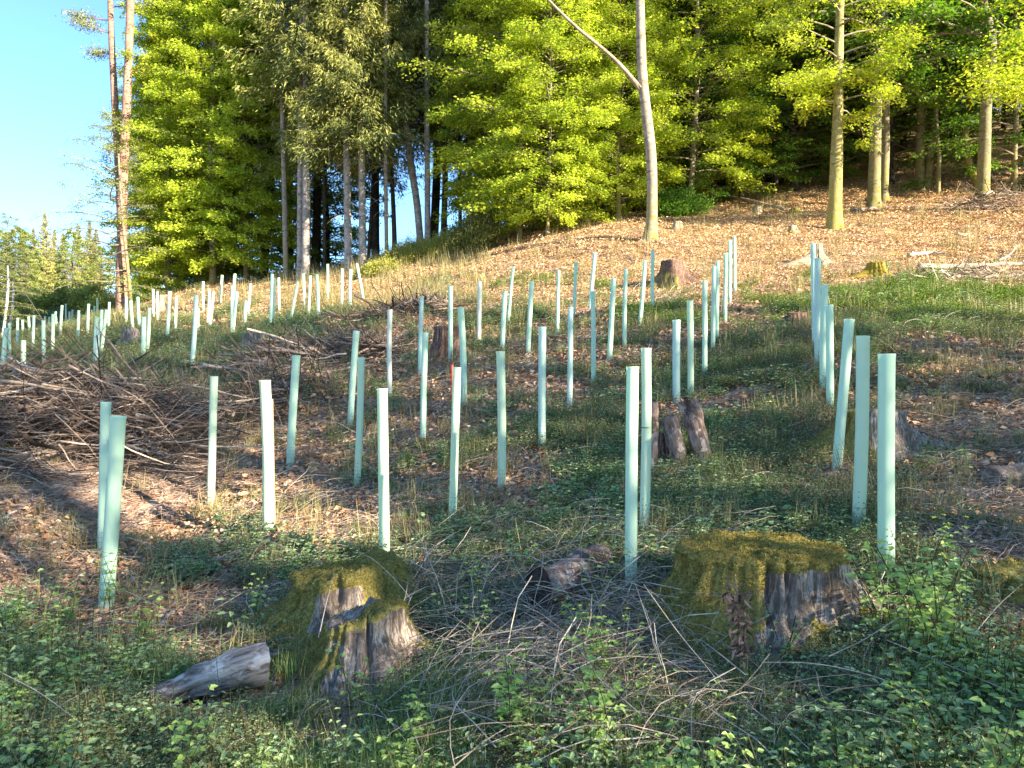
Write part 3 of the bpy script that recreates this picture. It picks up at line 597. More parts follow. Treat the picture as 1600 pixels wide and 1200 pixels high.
# trunks of the old beech wood on the right
t1303 = tree('beech_tree', 'beech tree', 'mossy golden-barked beech in front of the wood, leafy above', (1303, 360),
             [(1305, 320), (1307, 250), (1309, 190), (1310, 100), (1313, 0)], [23, 20, 19, 16, 14, 12, 10], BM, d=24, crown='edge', crots=.8, cscale=.92, topz=15, seed=71, flare=1.55, knob=.1)
rt = [('broad beech trunk, left one of the close pair behind the golden beech', (1365, 325), [(1367, 250), (1369, 150), (1372, 80), (1378, 0)], [20, 18, 17, 16, 14, 12], BB, 27.5, 'deepB', .3, 1.0),
      ('narrower trunk leaning right of the broad beech, in the close pair', (1380, 312), [(1384, 230), (1384, 150), (1382, 60)], [14, 12, 12, 11], BB, 29, None, 0, 1),
      ('dark trunk just right of the close pair of beeches', (1392, 300), [(1393, 200), (1393, 80)], [10, 9, 8], BD, 33, 'deepA', 1.4, 1),
      ('dim beech trunk, left one of two touching deep in the wood', (1437, 294), [(1438, 220), (1440, 120)], [14, 12, 10], BB, 31.5, 'deepB', 2.2, .95),
      ('dim leaning beech trunk, right one of two touching deep in the wood', (1448, 292), [(1453, 240), (1462, 190), (1463, 120)], [12, 11, 9, 7], BB, 31.5, None, 0, 1),
      ('thin crooked sapling between the deep pair and the curved beech', (1465, 297), [(1468, 240), (1462, 190), (1464, 130)], [7, 6, 5, 4], BB, 30, None, 0, 1),
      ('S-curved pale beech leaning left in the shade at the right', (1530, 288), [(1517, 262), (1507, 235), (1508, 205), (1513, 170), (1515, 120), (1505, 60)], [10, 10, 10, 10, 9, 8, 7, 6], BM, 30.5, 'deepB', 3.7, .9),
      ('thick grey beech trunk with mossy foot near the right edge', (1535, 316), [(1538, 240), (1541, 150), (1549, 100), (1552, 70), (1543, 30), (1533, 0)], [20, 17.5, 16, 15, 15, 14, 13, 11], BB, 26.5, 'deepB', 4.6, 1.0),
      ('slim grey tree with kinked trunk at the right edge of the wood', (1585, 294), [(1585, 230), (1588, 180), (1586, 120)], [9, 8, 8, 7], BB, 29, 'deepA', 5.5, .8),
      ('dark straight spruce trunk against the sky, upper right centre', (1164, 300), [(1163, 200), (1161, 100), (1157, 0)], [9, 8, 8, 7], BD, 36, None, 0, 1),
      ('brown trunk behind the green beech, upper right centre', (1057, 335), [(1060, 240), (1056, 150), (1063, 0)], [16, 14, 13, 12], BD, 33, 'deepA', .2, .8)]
for i, (lab, b, pp, w, bk, d, c, rz, s) in enumerate(rt):
    tree('beech_tree' if 'spruce' not in lab else 'spruce_tree', 'beech tree' if 'spruce' not in lab else 'spruce tree', lab, b, pp, w, bk, d=d, crown=c, crots=rz, cscale=s, topz=20, seed=80 + i, flare=1.6)
# a leafy bough of a beech outside the frame at the right
def spray_bough(root, specs, mat, L=.11, n=2600, seed=3, nm='foliage'):
    G = np.random.default_rng(seed); g = Geo(); tb = []
    for (x0, y0, z0, x1, y1, z1, wd) in specs:
        q = np.linspace(0, 1, 6); P = np.stack([x0 + (x1 - x0) * q, y0 + (y1 - y0) * q, z0 + (z1 - z0) * q - .12 * np.sin(q * 3.1)], -1); tb.append(P)
        k = int(n * wd); u = G.random(k)**.8; lay = np.round(G.normal(0, 1, k) * 1.4) * .13
        c = np.stack([np.interp(u, q, P[:, i]) for i in range(3)], -1)
        c += np.stack([G.normal(0, wd * .4, k), G.normal(0, wd * .6, k), lay * wd + G.normal(0, .03, k)], -1)
        D = G.normal(0, 1, (k, 3)) * [1, 1, .3]; D[:, 2] -= .2; ll = L * G.uniform(.6, 1.2, k)
        V, Fs = leaves(c, D, nrm(np.stack([G.normal(0, .4, k), G.normal(0, .4, k), np.ones(k)], -1)), ll, ll * .7); g.add(V, Fs, rnd_leaf(k))
    mobj(nm, g.mesh('bough_leaves', [mat]), root)
    V, Fs = tubes(np.array(tb), np.full((len(tb), 1), .035) * np.linspace(1, .25, 6)[None], 4)
    mobj('branches', make_mesh('bough_wood', V, Fs, np.full(len(Fs[0]), .5), True, [BB]), root)['kind'] = 'stuff'
rx, ry = 17.6, 23.0; rz_ = h1(rx, ry)
rb = empty('beech_tree', (rx, ry, rz_)); tag(rb, 'bright leafy beech boughs reaching in at the upper right edge', 'beech tree')
mobj('trunk', trunk_mesh('edge_trunk', [(0, 0, -.3), (0, 0, 0), (.1, 0, 4), (.0, .1, 9), (.2, 0, 15)], [.2, .2, .17, .12, .04], BB, 12, 1.5, 7), rb)
def rel(p): return (p[0] - rx, p[1] - ry, p[2] - rz_)
spray_bough(rb, [(*rel((17.6, 23, 8.6)), *rel(at(1515, 120, 21.5)), 1.0), (*rel((17.6, 23, 9.4)), *rel(at(1530, 92, 22)), 1.0), (*rel((17.6, 23, 10.5)), *rel(at(1590, 45, 21)), .8), (*rel((17.6, 23, 8.4)), *rel(at(1560, 128, 22.5)), .7), (*rel((17.6, 23, 12.5)), *rel(at(1585, -20, 21)), 1.1)], M['beech'], .12, 1700)
ex, ey, ez = t1303.location
def relt(p): return (p[0] - ex, p[1] - ey, p[2] - ez)
spray_bough(t1303, [(*relt(at(1309, 187, 24)), *relt(at(1378, 163, 23.5)), .22), (*relt(at(1309, 130, 24)), *relt(at(1215, 128, 23.2)), .55), (*relt(at(1309, 130, 24)), *relt(at(1400, 82, 23.5)), .6)], M['beech'], .11, 1500, 9, 'bough_foliage')
# low understorey and wood behind: crowns of shaded beeches
G9 = np.random.default_rng(77)
sp = []
for y0, xs in ((33.5, np.arange(5.5, 13.5, 3.4)), (37, np.arange(3, 30, 4.2)), (42, np.arange(-1, 36, 4.6)), (48, np.arange(0, 44, 5.2)), (56, np.arange(-2, 50, 6))):
    for x in xs:
        x = x + G9.normal(0, .7); y = y0 + G9.normal(0, .8)
        if abs(800 + 1200 * x / y - 1095) < 45 and y < 40: continue
        sp.append((x, y, G9.uniform(.8, 1.05)))
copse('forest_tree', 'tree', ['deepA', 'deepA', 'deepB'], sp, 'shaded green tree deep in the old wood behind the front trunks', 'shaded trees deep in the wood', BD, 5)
sp = [(at(1165, 300, 32)[0], 32.5, .62), (at(1225, 300, 32)[0], 33, .55), (at(1120, 310, 30)[0], 31, .5), (at(1290, 300, 34)[0], 35.5, .6), (at(1420, 300, 36)[0], 36.5, .7)]
copse('understorey_tree', 'young tree', ['deepA'], sp, ['young shaded beech with flat layered boughs, right of the green beech', 'low shaded beech left of the golden-barked beech', 'lowest young beech beside the fallen trunk', 'shaded young beech directly behind the golden-barked beech', 'shaded young beech between the close pair and the deep pair'], 'young beeches under the old wood', BD, 6)
# wood behind the left group
sp = []
for y0, xs in ((43, np.arange(-16.8, -9.5, 3.4)), (50, np.arange(-19.5, -12, 3.8)), ):
    for x in xs: sp.append((x + G9.normal(0, .6), y0 + G9.normal(0, .8), G9.uniform(.85, 1.1)))
copse('background_tree', 'tree', ['beechB', 'deepA', 'beechA'], sp, 'green tree standing behind the bright beeches on the left', 'trees behind the left bright group', BD, 7)
sp = [(-7.5 + G9.normal(0, .3), 40, 1.0), (-4.5, 43, 1.05), (-1.5, 42, 1.0), (-10.5, 41, 1.0), (1.2, 38, 1.0), (-12.5, 38.5, .9)]
copse('background_spruce', 'spruce tree', ['spruceB', 'spruceA'], sp, 'dark spruce standing behind the front row of trunks on the ridge', 'spruces behind the ridge', BD, 8)
# far wood at the left
fx = [(-2, 96, 1.0, 'l'), (25, 92, .98, 'l'), (70, 100, 1.0, 's'), (98, 104, .88, 's'), (122, 100, .88, 's'), (140, 108, .9, 's'), (52, 106, .85, 's'), (158, 100, .72, 'l'), (180, 95, .7, 'l'), (210, 90, .7, 'l'), (236, 96, .8, 's'), (10, 110, 1.0, 's'), (85, 112, .95, 's'), (-30, 100, 1, 's'), (260, 90, .8, 'l'), (-60, 95, 1, 'l'), (112, 90, .9, 'l'), (40, 88, .9, 'l'), (36, 112, 1.0, 's'), (150, 112, .95, 's'), (-15, 108, 1.0, 's')]
fx = [(u, d, s * (.68 + .06 * math.sin(u)) if k == 's' else s * .8, k) for u, d, s, k in fx]
labs = []
def ordn(i): return ['first', 'second', 'third', 'fourth', 'fifth', 'sixth', 'seventh', 'eighth', 'ninth', 'tenth', 'eleventh', 'twelfth'][i]
for kind, crown, txt in (('l', 'farleaf', 'far pale leafy tree at the left, %s of its kind from the left edge'), ('s', 'farspruce', 'far dark spruce at the left, %s of the far spruces from the left edge')):
    ss = sorted([f for f in fx if f[3] == kind]); 
    copse('far_leafy_tree' if kind == 'l' else 'far_spruce', 'tree' if kind == 'l' else 'spruce tree', [crown], [((u - 800) / F * d, d, s) for u, d, s, _ in ss],
          [txt % ordn(i) for i in range(len(ss))], 'far trees beyond the clearing', BD, 9 + ord(kind))
M['bark_birch'] = barkmat('birch_bark', [(.3, (.30, .26, .22)), (.5, (.66, .62, .56)), (.8, (.85, .82, .76))], (4, 4, 9), .3, .02)
tree('birch_tree', 'birch tree', 'white birch stem leaning left at the very left edge of the picture', (3, 540), [(8, 500), (11, 470), (14, 440), (12, 415)], [5, 4, 4, 3, 2], M['bark_birch'], d=36, crown='sparse', cscale=.5, seed=301)
tree('birch_tree', 'birch tree', 'second thin birch stem leaning right near the left edge', (14, 520), [(20, 480), (22, 455), (20, 440)], [4, 4, 3, 2], M['bark_birch'], d=42, crown='sparse', cscale=.45, seed=302)
# bushes: low evergreen shrubs on the ridge
def bush(name, label, u, v, wpx, hpx, mat, d=None, n=9000, L=.09, seed=0, spiky=.3, cat='shrub', group=None, depth=.8):
    G = np.random.default_rng(seed); x, y, z = gp(u, v, 30)
    if d: x, y = (u - 800) / F * d, d; z = h1(x, y)
    w = wpx / F * y / 2; h = hpx / F * y; root = empty(name, (x, y, z)); tag(root, label, cat, group)
    nb = 60; a = G.random(nb) * 6.283; rr = np.sqrt(G.random(nb)); hh = h * (1 - rr**2 * .6) * G.uniform(.6, 1.1, nb)
    tip = np.stack([np.cos(a) * rr * w, np.sin(a) * rr * w * depth, hh], -1); st = tip * [.25, .25, 0]
    P = st[:, None] + (tip - st)[:, None] * np.linspace(0, 1, 4)[None, :, None]
    P[..., 2] += H0(x + P[..., 0], y + P[..., 1]) - H0(np.array(x), np.array(y))
    V, Fs = tubes(P, np.full((nb, 1), .018) * np.linspace(1, .3, 4)[None], 3)
    mobj('stems', make_mesh('stems', V, Fs, np.full(len(Fs[0]), .5), True, [M['stem']]), root)
    bi = G.integers(0, nb, n); t = G.random(n)**.55; c = P[bi, 0] + (P[bi, 3] - P[bi, 0]) * t[:, None] + G.normal(0, 1, (n, 3)) * [.16, .16, .12] * np.array(min(w, 1.3))
    D = nrm(c - [0, 0, -.5]) + G.normal(0, .6, (n, 3)); V, Fs = leaves(c, D, nrm(G.normal(0, 1, (n, 3)) + [0, -.2, 1]), L * G.uniform(.6, 1.3, n), L * spiky)
    mobj('foliage', make_mesh('bush_leaves', V, Fs, rnd_leaf(n, np.clip(G.normal(.45, .2, n) + (G.random(nb)[bi] - .5) * .4, 0, 1)), False, [mat]), root)
    return root
M['juniper'] = leafmat('sunlit_needle_shrub', [(0, (.16, .17, .04)), (1, (.50, .47, .10))], .25, objvar=.1)
bush('evergreen_shrub', 'tall dark evergreen shrub beneath the sky gap at the middle beeches', 742, 392, 95, 70, M['spruce'], 29, 12000, .11, 1, .35)
bush('evergreen_shrub', 'sunlit needle shrub against the dark evergreen shrub on the ridge', 690, 402, 90, 32, M['juniper'], 29.5, 9000, .09, 2, .35)
bush('evergreen_shrub', 'low sunlit needle shrub in the middle of the ridge line', 640, 414, 90, 28, M['juniper'], 29.5, 9000, .09, 3, .35)
bush('evergreen_shrub', 'leftmost low needle shrub of the ridge beside the stout spruce', 592, 430, 60, 22, M['juniper'], 28.5, 6000, .09, 4, .35)
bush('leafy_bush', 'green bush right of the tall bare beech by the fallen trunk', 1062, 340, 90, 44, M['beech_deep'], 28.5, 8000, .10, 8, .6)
bush('leafy_bush', 'leafy bush far left behind the reddish pine', 232, 478, 80, 36, M['juniper'], 42, 7000, .14, 9, .6)
bush('leafy_bush', 'golden bush at the end of the far rows left of the pine', 165, 486, 80, 40, M['juniper'], 48, 7000, .16, 10, .6)
bush('leafy_bush', 'small dark bush in the gap at the far left edge', 30, 488, 90, 34, M['juniper'], 60, 6000, .2, 11, .6)
for i, (u, v, w_, h_, d_, m_) in enumerate([(8, 492, 70, 50, 52, 'juniper'), (60, 490, 70, 38, 58, 'juniper'), (105, 488, 70, 44, 60, 'juniper'), (140, 480, 60, 46, 56, 'juniper'), (212, 468, 50, 40, 48, 'beech'), (250, 462, 70, 50, 44, 'beech')]):
    bush('leafy_bush', ['pale thicket at the very left edge behind the far tubes', 'pale thicket second from the left edge behind the far tubes', 'golden thicket third from the left behind the far tubes', 'pale tall thicket just left of the reddish pine', 'bright green bush just right of the reddish pine', 'bright green bush under the first bright beech'][i], u, v, w_, h_, M[m_], d_, 5000, .17, 20 + i, .6)
# the wood behind the viewer and to the right, whose shade lies over the clearing
GAP_P = (-1.85 * -SD[1] + 5.5 * SD[0]); gap_o = np.array([-2.25, 6.7, -.95])
spots = []
for p in np.arange(-2.9, 11.3, 2.0): 
    s = 19 + 3 * math.sin(p * 1.7); spots.append((p, s))
spots.append((13.7, 21))
for k, (p, s) in enumerate(spots):
    x = p * -SD[1] + s * SD[0]; y = p * SD[0] + s * SD[1]; z = h1(x, y)
    top = float(np.clip(9.5 + 1.9 * p, 8, 31)); P, V, Fs, n = wood_crown('wood', 200 + k, top)
    if p > 13: P = P * [.6, .6, .6] + [0, 0, 13]; V = V * [.6, .6, .6] + [0, 0, 13]
    Wp = P + [x, y, z]; dv = Wp - gap_o; tt = dv @ SUNV; ds = np.linalg.norm(dv - tt[:, None] * SUNV, axis=1)
    rad_ = .5 + .3 * np.sin(np.arctan2(dv[:, 2] - tt * SUNV[2], (dv - tt[:, None] * SUNV)[:, 0]) * 3 + .5)
    keep = ds > rad_ + .15
    V = V.reshape(n, 4, 3)[keep].reshape(-1, 3); m = keep.sum(); i = np.arange(m)[:, None] * 4
    root = empty('wood_edge_tree', (x, y, z)); tag(root, 'dense tree of the wood edge behind the viewer, outside the picture', 'tree', 'trees behind the viewer')
    mobj('foliage', make_mesh('wood_edge_leaves', V, [np.concatenate([i + [0, 1, 2], i + [0, 2, 3]])], rnd_leaf(m), False, [M['beech']]), root)['kind'] = 'stuff'
    mobj('trunk', trunk_mesh('wood_edge_trunk', [(0, 0, -.5), (0, 0, 0), (.1, 0, top * .4), (0, 0, top * .93)], [.3, .3, .22, .05], BD, 8, 1.3, k), root)
# off-frame crowns on the right that shade the old wood
sp = [(27, 26.5, 1.0), (31, 25, 1.0), (23.5, 29, 1.0), (35, 23, 1.1), (25, 34, 1.0), (33, 31, 1.1)]
copse('wood_tree', 'tree', ['deepB', 'deepA'], sp, 'dense tree standing right of the picture and shading the old wood', 'trees right of the view', BD, 12)
# ---------------------------------------------------------------- tree shelter tubes
def tubemat(name, col, tr):
    m, nt, out = newmat(name); oc = obj_coord(nt)
    n = noise(nt, mapv(nt, oc, (6, 6, 1.2)), 1.0, 4, .6)
    c = mixc(nt, ramp(nt, n, [(.45, (0, 0, 0)), (.8, (.5, .5, .5))]), col, tuple(x * .78 for x in col))
    sx = N(nt, 'ShaderNodeSeparateXYZ'); nt.links.new(oc, sx.inputs[0])
    dirt = N(nt, 'ShaderNodeMapRange'); dirt.inputs[1].default_value = .16; dirt.inputs[2].default_value = 0.0
    nt.links.new(sx.outputs[2], dirt.inputs[0]); dm = N(nt, 'ShaderNodeMath', operation='MULTIPLY'); nt.links.new(dirt.outputs[0], dm.inputs[0])
    nt.links.new(ramp(nt, noise(nt, oc, 40, 3), [(.4, (0, 0, 0)), (.65, (.7, .7, .7))]), dm.inputs[1])
    c = mixc(nt, dm.outputs[0], c, (.16, .15, .10))
    b = princ(nt, out, c, .42, noise(nt, mapv(nt, oc, (30, 30, 3)), 1.0, 2), .08, .003, .4)
    t = N(nt, 'ShaderNodeBsdfTranslucent'); nt.links.new(c, t.inputs[0])
    mx = N(nt, 'ShaderNodeMixShader'); mx.inputs[0].default_value = tr; nt.links.new(b.outputs[0], mx.inputs[1]); nt.links.new(t.outputs[0], mx.inputs[2]); nt.links.new(mx.outputs[0], out.inputs[0])
    return m
TM = [tubemat('shelter_mint', (.74, .93, .74), .42), tubemat('shelter_pale_green', (.79, .93, .71), .42), tubemat('shelter_sunlit', (.84, .92, .70), .42), tubemat('shelter_blue', (.74, .90, .79), .42), tubemat('shelter_white', (.86, .88, .76), .42)]  # the cream tone is the mint plastic with sunlight put into its colour
hm, hnt, hout = newmat('shelter_hole'); princ(hnt, hout, (.10, .15, .13), .9)
M['hole'] = hm
sm, snt, sout = newmat('cable_tie'); princ(snt, sout, (.05, .07, .06), .5); M['tie'] = sm
wm, wnt, wout = newmat('stake_wood'); princ(wnt, wout, ramp(wnt, noise(wnt, mapv(wnt, obj_coord(wnt), (20, 20, 2)), 1, 4), [(.3, (.2, .13, .07)), (.7, (.42, .3, .19))]), .8); M['stake'] = wm
def shelter_mesh(Hh, r, n, mat, seed):
    G = np.random.default_rng(seed)
    z = np.array([-.06, 0, .25, .5, .75, 1.0, .965, .988, 1.0]) * Hh
    z = np.array([-.08, .0, .25 * Hh, .5 * Hh, .75 * Hh, Hh - .025, Hh - .008, Hh, Hh, Hh - .03, Hh * .6, .02])
    rr = np.array([r, r, r, r * 1.0, r, r, r * 1.05, r * 1.075, r * 1.04, r * .965, r * .965, r * .965])
    th = np.arange(n) * 2 * np.pi / n; K = len(z)
    bow = np.sin(np.clip(z / Hh, 0, 1) * 3.14) * G.normal(0, .006); ov = 1 + .03 * np.cos(2 * th + G.random() * 6)
    V = np.stack([np.cos(th)[None] * rr[:, None] * ov[None] + bow[:, None], np.sin(th)[None] * rr[:, None] / ov[None], np.repeat(z[:, None], n, 1)], -1)
    i = np.arange(K * n).reshape(K, n); Fq = np.stack([i[:-1], np.roll(i[:-1], -1, 1), np.roll(i[1:], -1, 1), i[1:]], -1).reshape(-1, 4)
    return make_mesh('tree_shelter', V.reshape(-1, 3), [Fq], np.full(len(Fq), .5), True, [mat])
def holes_mesh(r, seed):
    G = np.random.default_rng(seed); V = []; Fs = []; k = 0
    for c0 in (-1.95, -1.35, -.75):
        off = G.uniform(-.1, .1); nn = G.integers(4, 7)
        for j in range(nn):
            a = c0 + off; zz = .07 + j * .035 + G.normal(0, .002); rad = .0034
            ce = np.array([math.cos(a), math.sin(a), 0]); tg = np.array([-ce[1], ce[0], 0])
            q = np.arange(8) * np.pi / 4
            V.append(ce * (r * 1.035) + [0, 0, zz] + tg * (np.cos(q) * rad)[:, None] + np.array([0, 0, 1]) * (np.sin(q) * rad)[:, None]); Fs.append(np.arange(8) + k); k += 8
    return make_mesh('vent_holes', np.concatenate(V), [np.array(Fs)], None, False, [M['hole']])
def ring_mesh(r, z):
    th = np.linspace(0, 2 * np.pi, 17)[:16]; P = np.stack([np.cos(th) * r, np.sin(th) * r, np.full(16, z)], -1)
    P = np.concatenate([P, P[:1]]); V, Fs = tubes(P[None], np.full((1, 17), .0028), 5); return make_mesh('cable_tie', V, Fs, None, True, [M['tie']])
LAB = {0: 'mint tube half hidden behind the front left leaning tube', 1: 'front left tube, wide and leaning right, creamy near its mouth', 2: 'slim tube on bare brown ground before the branch pile', 3: 'broad tube toned sunlit cream with wooden stake behind it, beside the sunlit patch',
4: 'clean mint tube right of the broad sunlit-toned tube', 5: 'tall slim tube leaning right, behind the one at the orange litter', 6: 'pale tube rising from the edge of the orange sunlit litter', 7: 'tube standing right behind the mossy stump on the left',
8: 'cream white tube at the right end of the middle branch pile', 9: 'blue-green tube leaning right beside the dark brown stump, its left side', 10: 'slim pale tube just left of the tube with the red marker', 11: 'tube with a thin red marker stick poking up beside its mouth',
12: 'thin tube standing directly in front of the dark brown stump', 13: 'mint tube leaning left, right behind the red marker', 14: 'single whitish tube on the mid slope right of the brown stump', 15: 'thin tube leaning right, highest of the close pair left of centre',
16: 'lower tube of the close leaning pair left of centre', 17: 'pale tube with greenish base, alone in front of the centre', 18: 'slightly leaning tube with speckled foot, upper centre', 19: 'straight light blue tube in the centre of the clearing',
20: 'very thin upright tube on the slope above the centre', 21: 'thin tube leaning right just left of the tall overlapping pair', 22: 'grey-blue tube behind and above another so the two look like one', 23: 'speckled-foot tube right of the central blue tube',
24: 'front tube of the two that overlap into one tall line', 25: 'leaning tube with speckled foot right of the overlapping pair', 26: 'thin upright tube between two leaning ones, upper slope', 27: 'thin tube leaning strongly right below the big grey stump', 28: 'thin straight tube just left of the big grey upper stump',
29: 'thick front tube in the middle with twigs round its foot', 30: 'tube with a dark tie, directly behind the thick middle front tube', 31: 'short-looking tube rising behind the standing bark logs, left of two', 32: 'pale green tube rising behind the standing bark logs, right of two',
33: 'mint tube by itself above the standing bark logs', 34: 'lowest tube of the row climbing to the sunlit slope', 35: 'second tube of the row climbing to the sunlit slope, overlapping the first', 36: 'third tube of the row climbing to the sunlit slope', 37: 'fourth tube of the row climbing to the sunlit slope', 38: 'topmost thin tube of the row climbing to the sunlit slope',
39: 'farthest tube of the right-hand line, in front of the white stump', 40: 'second farthest tube of the right-hand line, overlapping the farthest', 41: 'third farthest tube of the right-hand line with speckled foot', 42: 'pale green middle tube of the right-hand line',
43: 'tube of the right-hand line that leans clearly right', 44: 'second nearest tube of the right-hand line, beside the grey stump', 45: 'nearest and thickest tube of the right-hand line, by the big mossy stump'}
TONE = {2: 1, 3: 2, 6: 1, 8: 4, 14: 4, 17: 1, 9: 3, 19: 3, 23: 3, 22: 3, 31: 3, 39: 3, 40: 3, 32: 1, 42: 0, 7: 1, 11: 1, 44: 1, 29: 0, 30: 1}
def place_tube(t, i, far):
    u0, v0, u1, v1, w = t; d = hit(u1, v1); hgt = (v1 - v0) / F * (d or 99)
    if d is None or abs(hgt - 1.2) > .12:
        best = None; d0 = min(1.2 * F / (v1 - v0), 48)
        for dd in np.concatenate([np.arange(d0 * .7, d0 * 1.3, .1)]):
            X, Y, Z = at(u0, v0, dd); g = h1(X, Y); e = abs((Z - g) - 1.2) + abs(dd - d0) * .01 + abs(pxy(X, Y, g)[1] - v1) * .01
            if best is None or e < best[0]: best = (e, dd)
        d = best[1]
    x = (u1 - 800) / F * d; z = h1(x, d); X, Y, Z = at(u0, v0, d)
    Hh = max(math.hypot(X - x, Z - z), .55); lean = math.atan2(X - x, Z - z)
    rad = float(np.clip(w / F * d / 2, .032, .052)); 
    return x, d, z, Hh, lean, rad
order = sorted(range(len(FAR)), key=lambda i: FAR[i][0]); rank = {k: j for j, k in enumerate(order)}
SUNLIT = {60, 61, 62, 64, 66, 68, 69, 75, 76, 81, 83, 86, 87, 89, 92, 96, 55, 56, 88}  # far tubes standing in the sun, coloured with the sunlit tone
TB = []
NUMW = ['', 'first', 'second', 'third', 'fourth', 'fifth', 'sixth', 'seventh', 'eighth', 'ninth', 'tenth', 'eleventh', 'twelfth', 'thirteenth', 'fourteenth', 'fifteenth', 'sixteenth', 'seventeenth', 'eighteenth', 'nineteenth', 'twentieth']
def nth(k): return NUMW[k] if k <= 20 else ('%dth' % k if k % 10 not in (1, 2, 3) or k in (11, 12, 13) else '%d%s' % (k, {1: 'st', 2: 'nd', 3: 'rd'}[k % 10]))
places = []
for i, t in enumerate(TUBES + FAR): places.append(place_tube(t, i, i >= 46))
shade_r = [k for k in order if (k + 46) not in SUNLIT]; sunlit_r = [k for k in order if (k + 46) in SUNLIT]
for i, t in enumerate(TUBES + FAR):
    x, y, z, Hh, lean, rad = places[i]; far = i >= 46
    mi = TONE.get(i, 0) if not far else (2 if i in SUNLIT else (3 if i in (71, 90, 98, 104, 113) else i % 2))
    me = shelter_mesh(Hh, rad, 24 if not far else 12, TM[mi], i)
    if y < 13:
        o = empty('tree_shelter', (x, y, z)); tu = mobj('tube', me, o)
        if y < 9.5: mobj('vent_holes', holes_mesh(rad, i), tu)['kind'] = 'stuff'
        if i == 30: mobj('cable_tie', ring_mesh(rad * 1.045, Hh * .58), tu)
        sx = .75 if i == 3 else 0; V, Fs = tubes(np.array([[[rad * (sx and 1.12), rad * .2 if sx else rad * .55, -.1], [rad * (sx and 1.12), rad * .2 if sx else rad * .55, Hh * (.88 if sx else .8)]]]), np.full((1, 2), .011), 4, True)
        mobj('stake', make_mesh('stake', V, Fs, None, False, [M['stake']]), o)
    else: o = mobj('tree_shelter', me, None, (x, y, z))
    o.rotation_euler = (R.normal(0, .012), lean, 0)
    AVOID.append((x, y, rad * 1.1))
    if not far: lab = LAB[i]
    else:
        k = i - 46; L_ = sunlit_r if i in SUNLIT else shade_r; j = L_.index(k) + 1; ln = 'leaning right' if t[0] - t[2] > 3 else ('leaning left' if t[0] - t[2] < -2 else 'upright')
        if j <= len(L_) // 2: lab = ('distant sunlit cream tube, %s, %s of the bright far ones from the left' if i in SUNLIT else 'distant mint tube, %s, %s of the green far ones from the left') % (ln, nth(j))
        else: lab = ('distant sunlit cream tube, %s, %s of the bright far ones counted from the right' if i in SUNLIT else 'distant mint tube, %s, %s of the green far ones counted from the right') % (ln, nth(len(L_) - j + 1))
    tag(o, lab, 'tree tube', 'tree shelter tubes standing over the clearing')
    TB.append(o)
# thin red marker
mx_, my_, mz_ = gp(706, 640); 
rm, rnt, rout = newmat('red_marker'); princ(rnt, rout, (.85, .06, .03), .5); 
V, Fs = tubes(np.array([[[0, 0, -.1], [0, 0, .5], [0.0, 0, 0.0]]]) * 0 + np.array([[[0, 0, -.1], [0, 0, .6], [-.01, 0, 1.02]]]), np.full((1, 3), .008), 6, True)
d_ = places[11][1] + .12; x_ = (708 - 800) / F * d_; z_ = h1(x_, d_); top = at(707, 570, d_)[2] - z_
V, Fs = tubes(np.array([[[0, 0, -.1], [0, 0, top * .8], [-.008, 0, top]]]), np.full((1, 3), .011), 6, True)
tag(mobj('marker_stick', make_mesh('marker_stick', V, Fs, None, False, [rm]), None, (x_, d_, z_)), 'thin red marker stick standing beside a pale tube', 'marker')
# ---------------------------------------------------------------- stumps
FRONT = []
def stumpmat(name, wood, dark, moss, vs=(48, 48, 2.6), mosslo=.0):
    m, nt, out = newmat(name); oc = obj_coord(nt)
    g = noise(nt, mapv(nt, oc, vs), 1.0, 8, .8, .3); n2 = noise(nt, oc, 7, 5, .6); n3 = noise(nt, oc, 60, 4, .7)
    c = ramp(nt, g, [(.36, tuple(v * .5 for v in dark)), (.47, dark), (.55, tuple(.55 * a + .45 * b for a, b in zip(wood, dark))), (.66, wood)])
    c = mixc(nt, ramp(nt, n2, [(.42, (0, 0, 0)), (.62, (.8, .8, .8))]), c, dark)
    mf = N(nt, 'ShaderNodeMath', operation='MULTIPLY_ADD'); nt.links.new(attr(nt, 'moss'), mf.inputs[0]); mf.inputs[1].default_value = 1.3
    ad = N(nt, 'ShaderNodeMath', operation='SUBTRACT'); nt.links.new(n2, ad.inputs[0]); ad.inputs[1].default_value = .62; nt.links.new(ad.outputs[0], mf.inputs[2])
    mk = ramp(nt, mf.outputs[0], [(.35, (0, 0, 0)), (.5, (1, 1, 1))])
    mc = ramp(nt, n3, [(.3, tuple(x * .45 for x in moss)), (.55, moss), (.75, tuple(min(1, x * 1.5) for x in moss))])
    c = mixc(nt, mk, c, mc)
    ad2 = N(nt, 'ShaderNodeMath', operation='ADD'); nt.links.new(g, ad2.inputs[0]); nt.links.new(n3, ad2.inputs[1])
    princ(nt, out, c, .92, ad2.outputs[0], .8, .012, .12); return m
M['stump'] = stumpmat('weathered_stump', (.80, .66, .54), (.17, .125, .095), (.33, .265, .075))
M['stump_brown'] = stumpmat('brown_stump', (.42, .25, .18), (.10, .06, .045), (.28, .23, .06))
M['stump_pale'] = stumpmat('pale_stump', (.72, .62, .48), (.30, .22, .13), (.30, .22, .03))
M['moss'] = leafmat('moss_tuft', [(0, (.11, .095, .03)), (.55, (.33, .27, .075)), (1, (.60, .48, .15))], .25, (1.1, 1, .5), rough=.9, spec=.05)
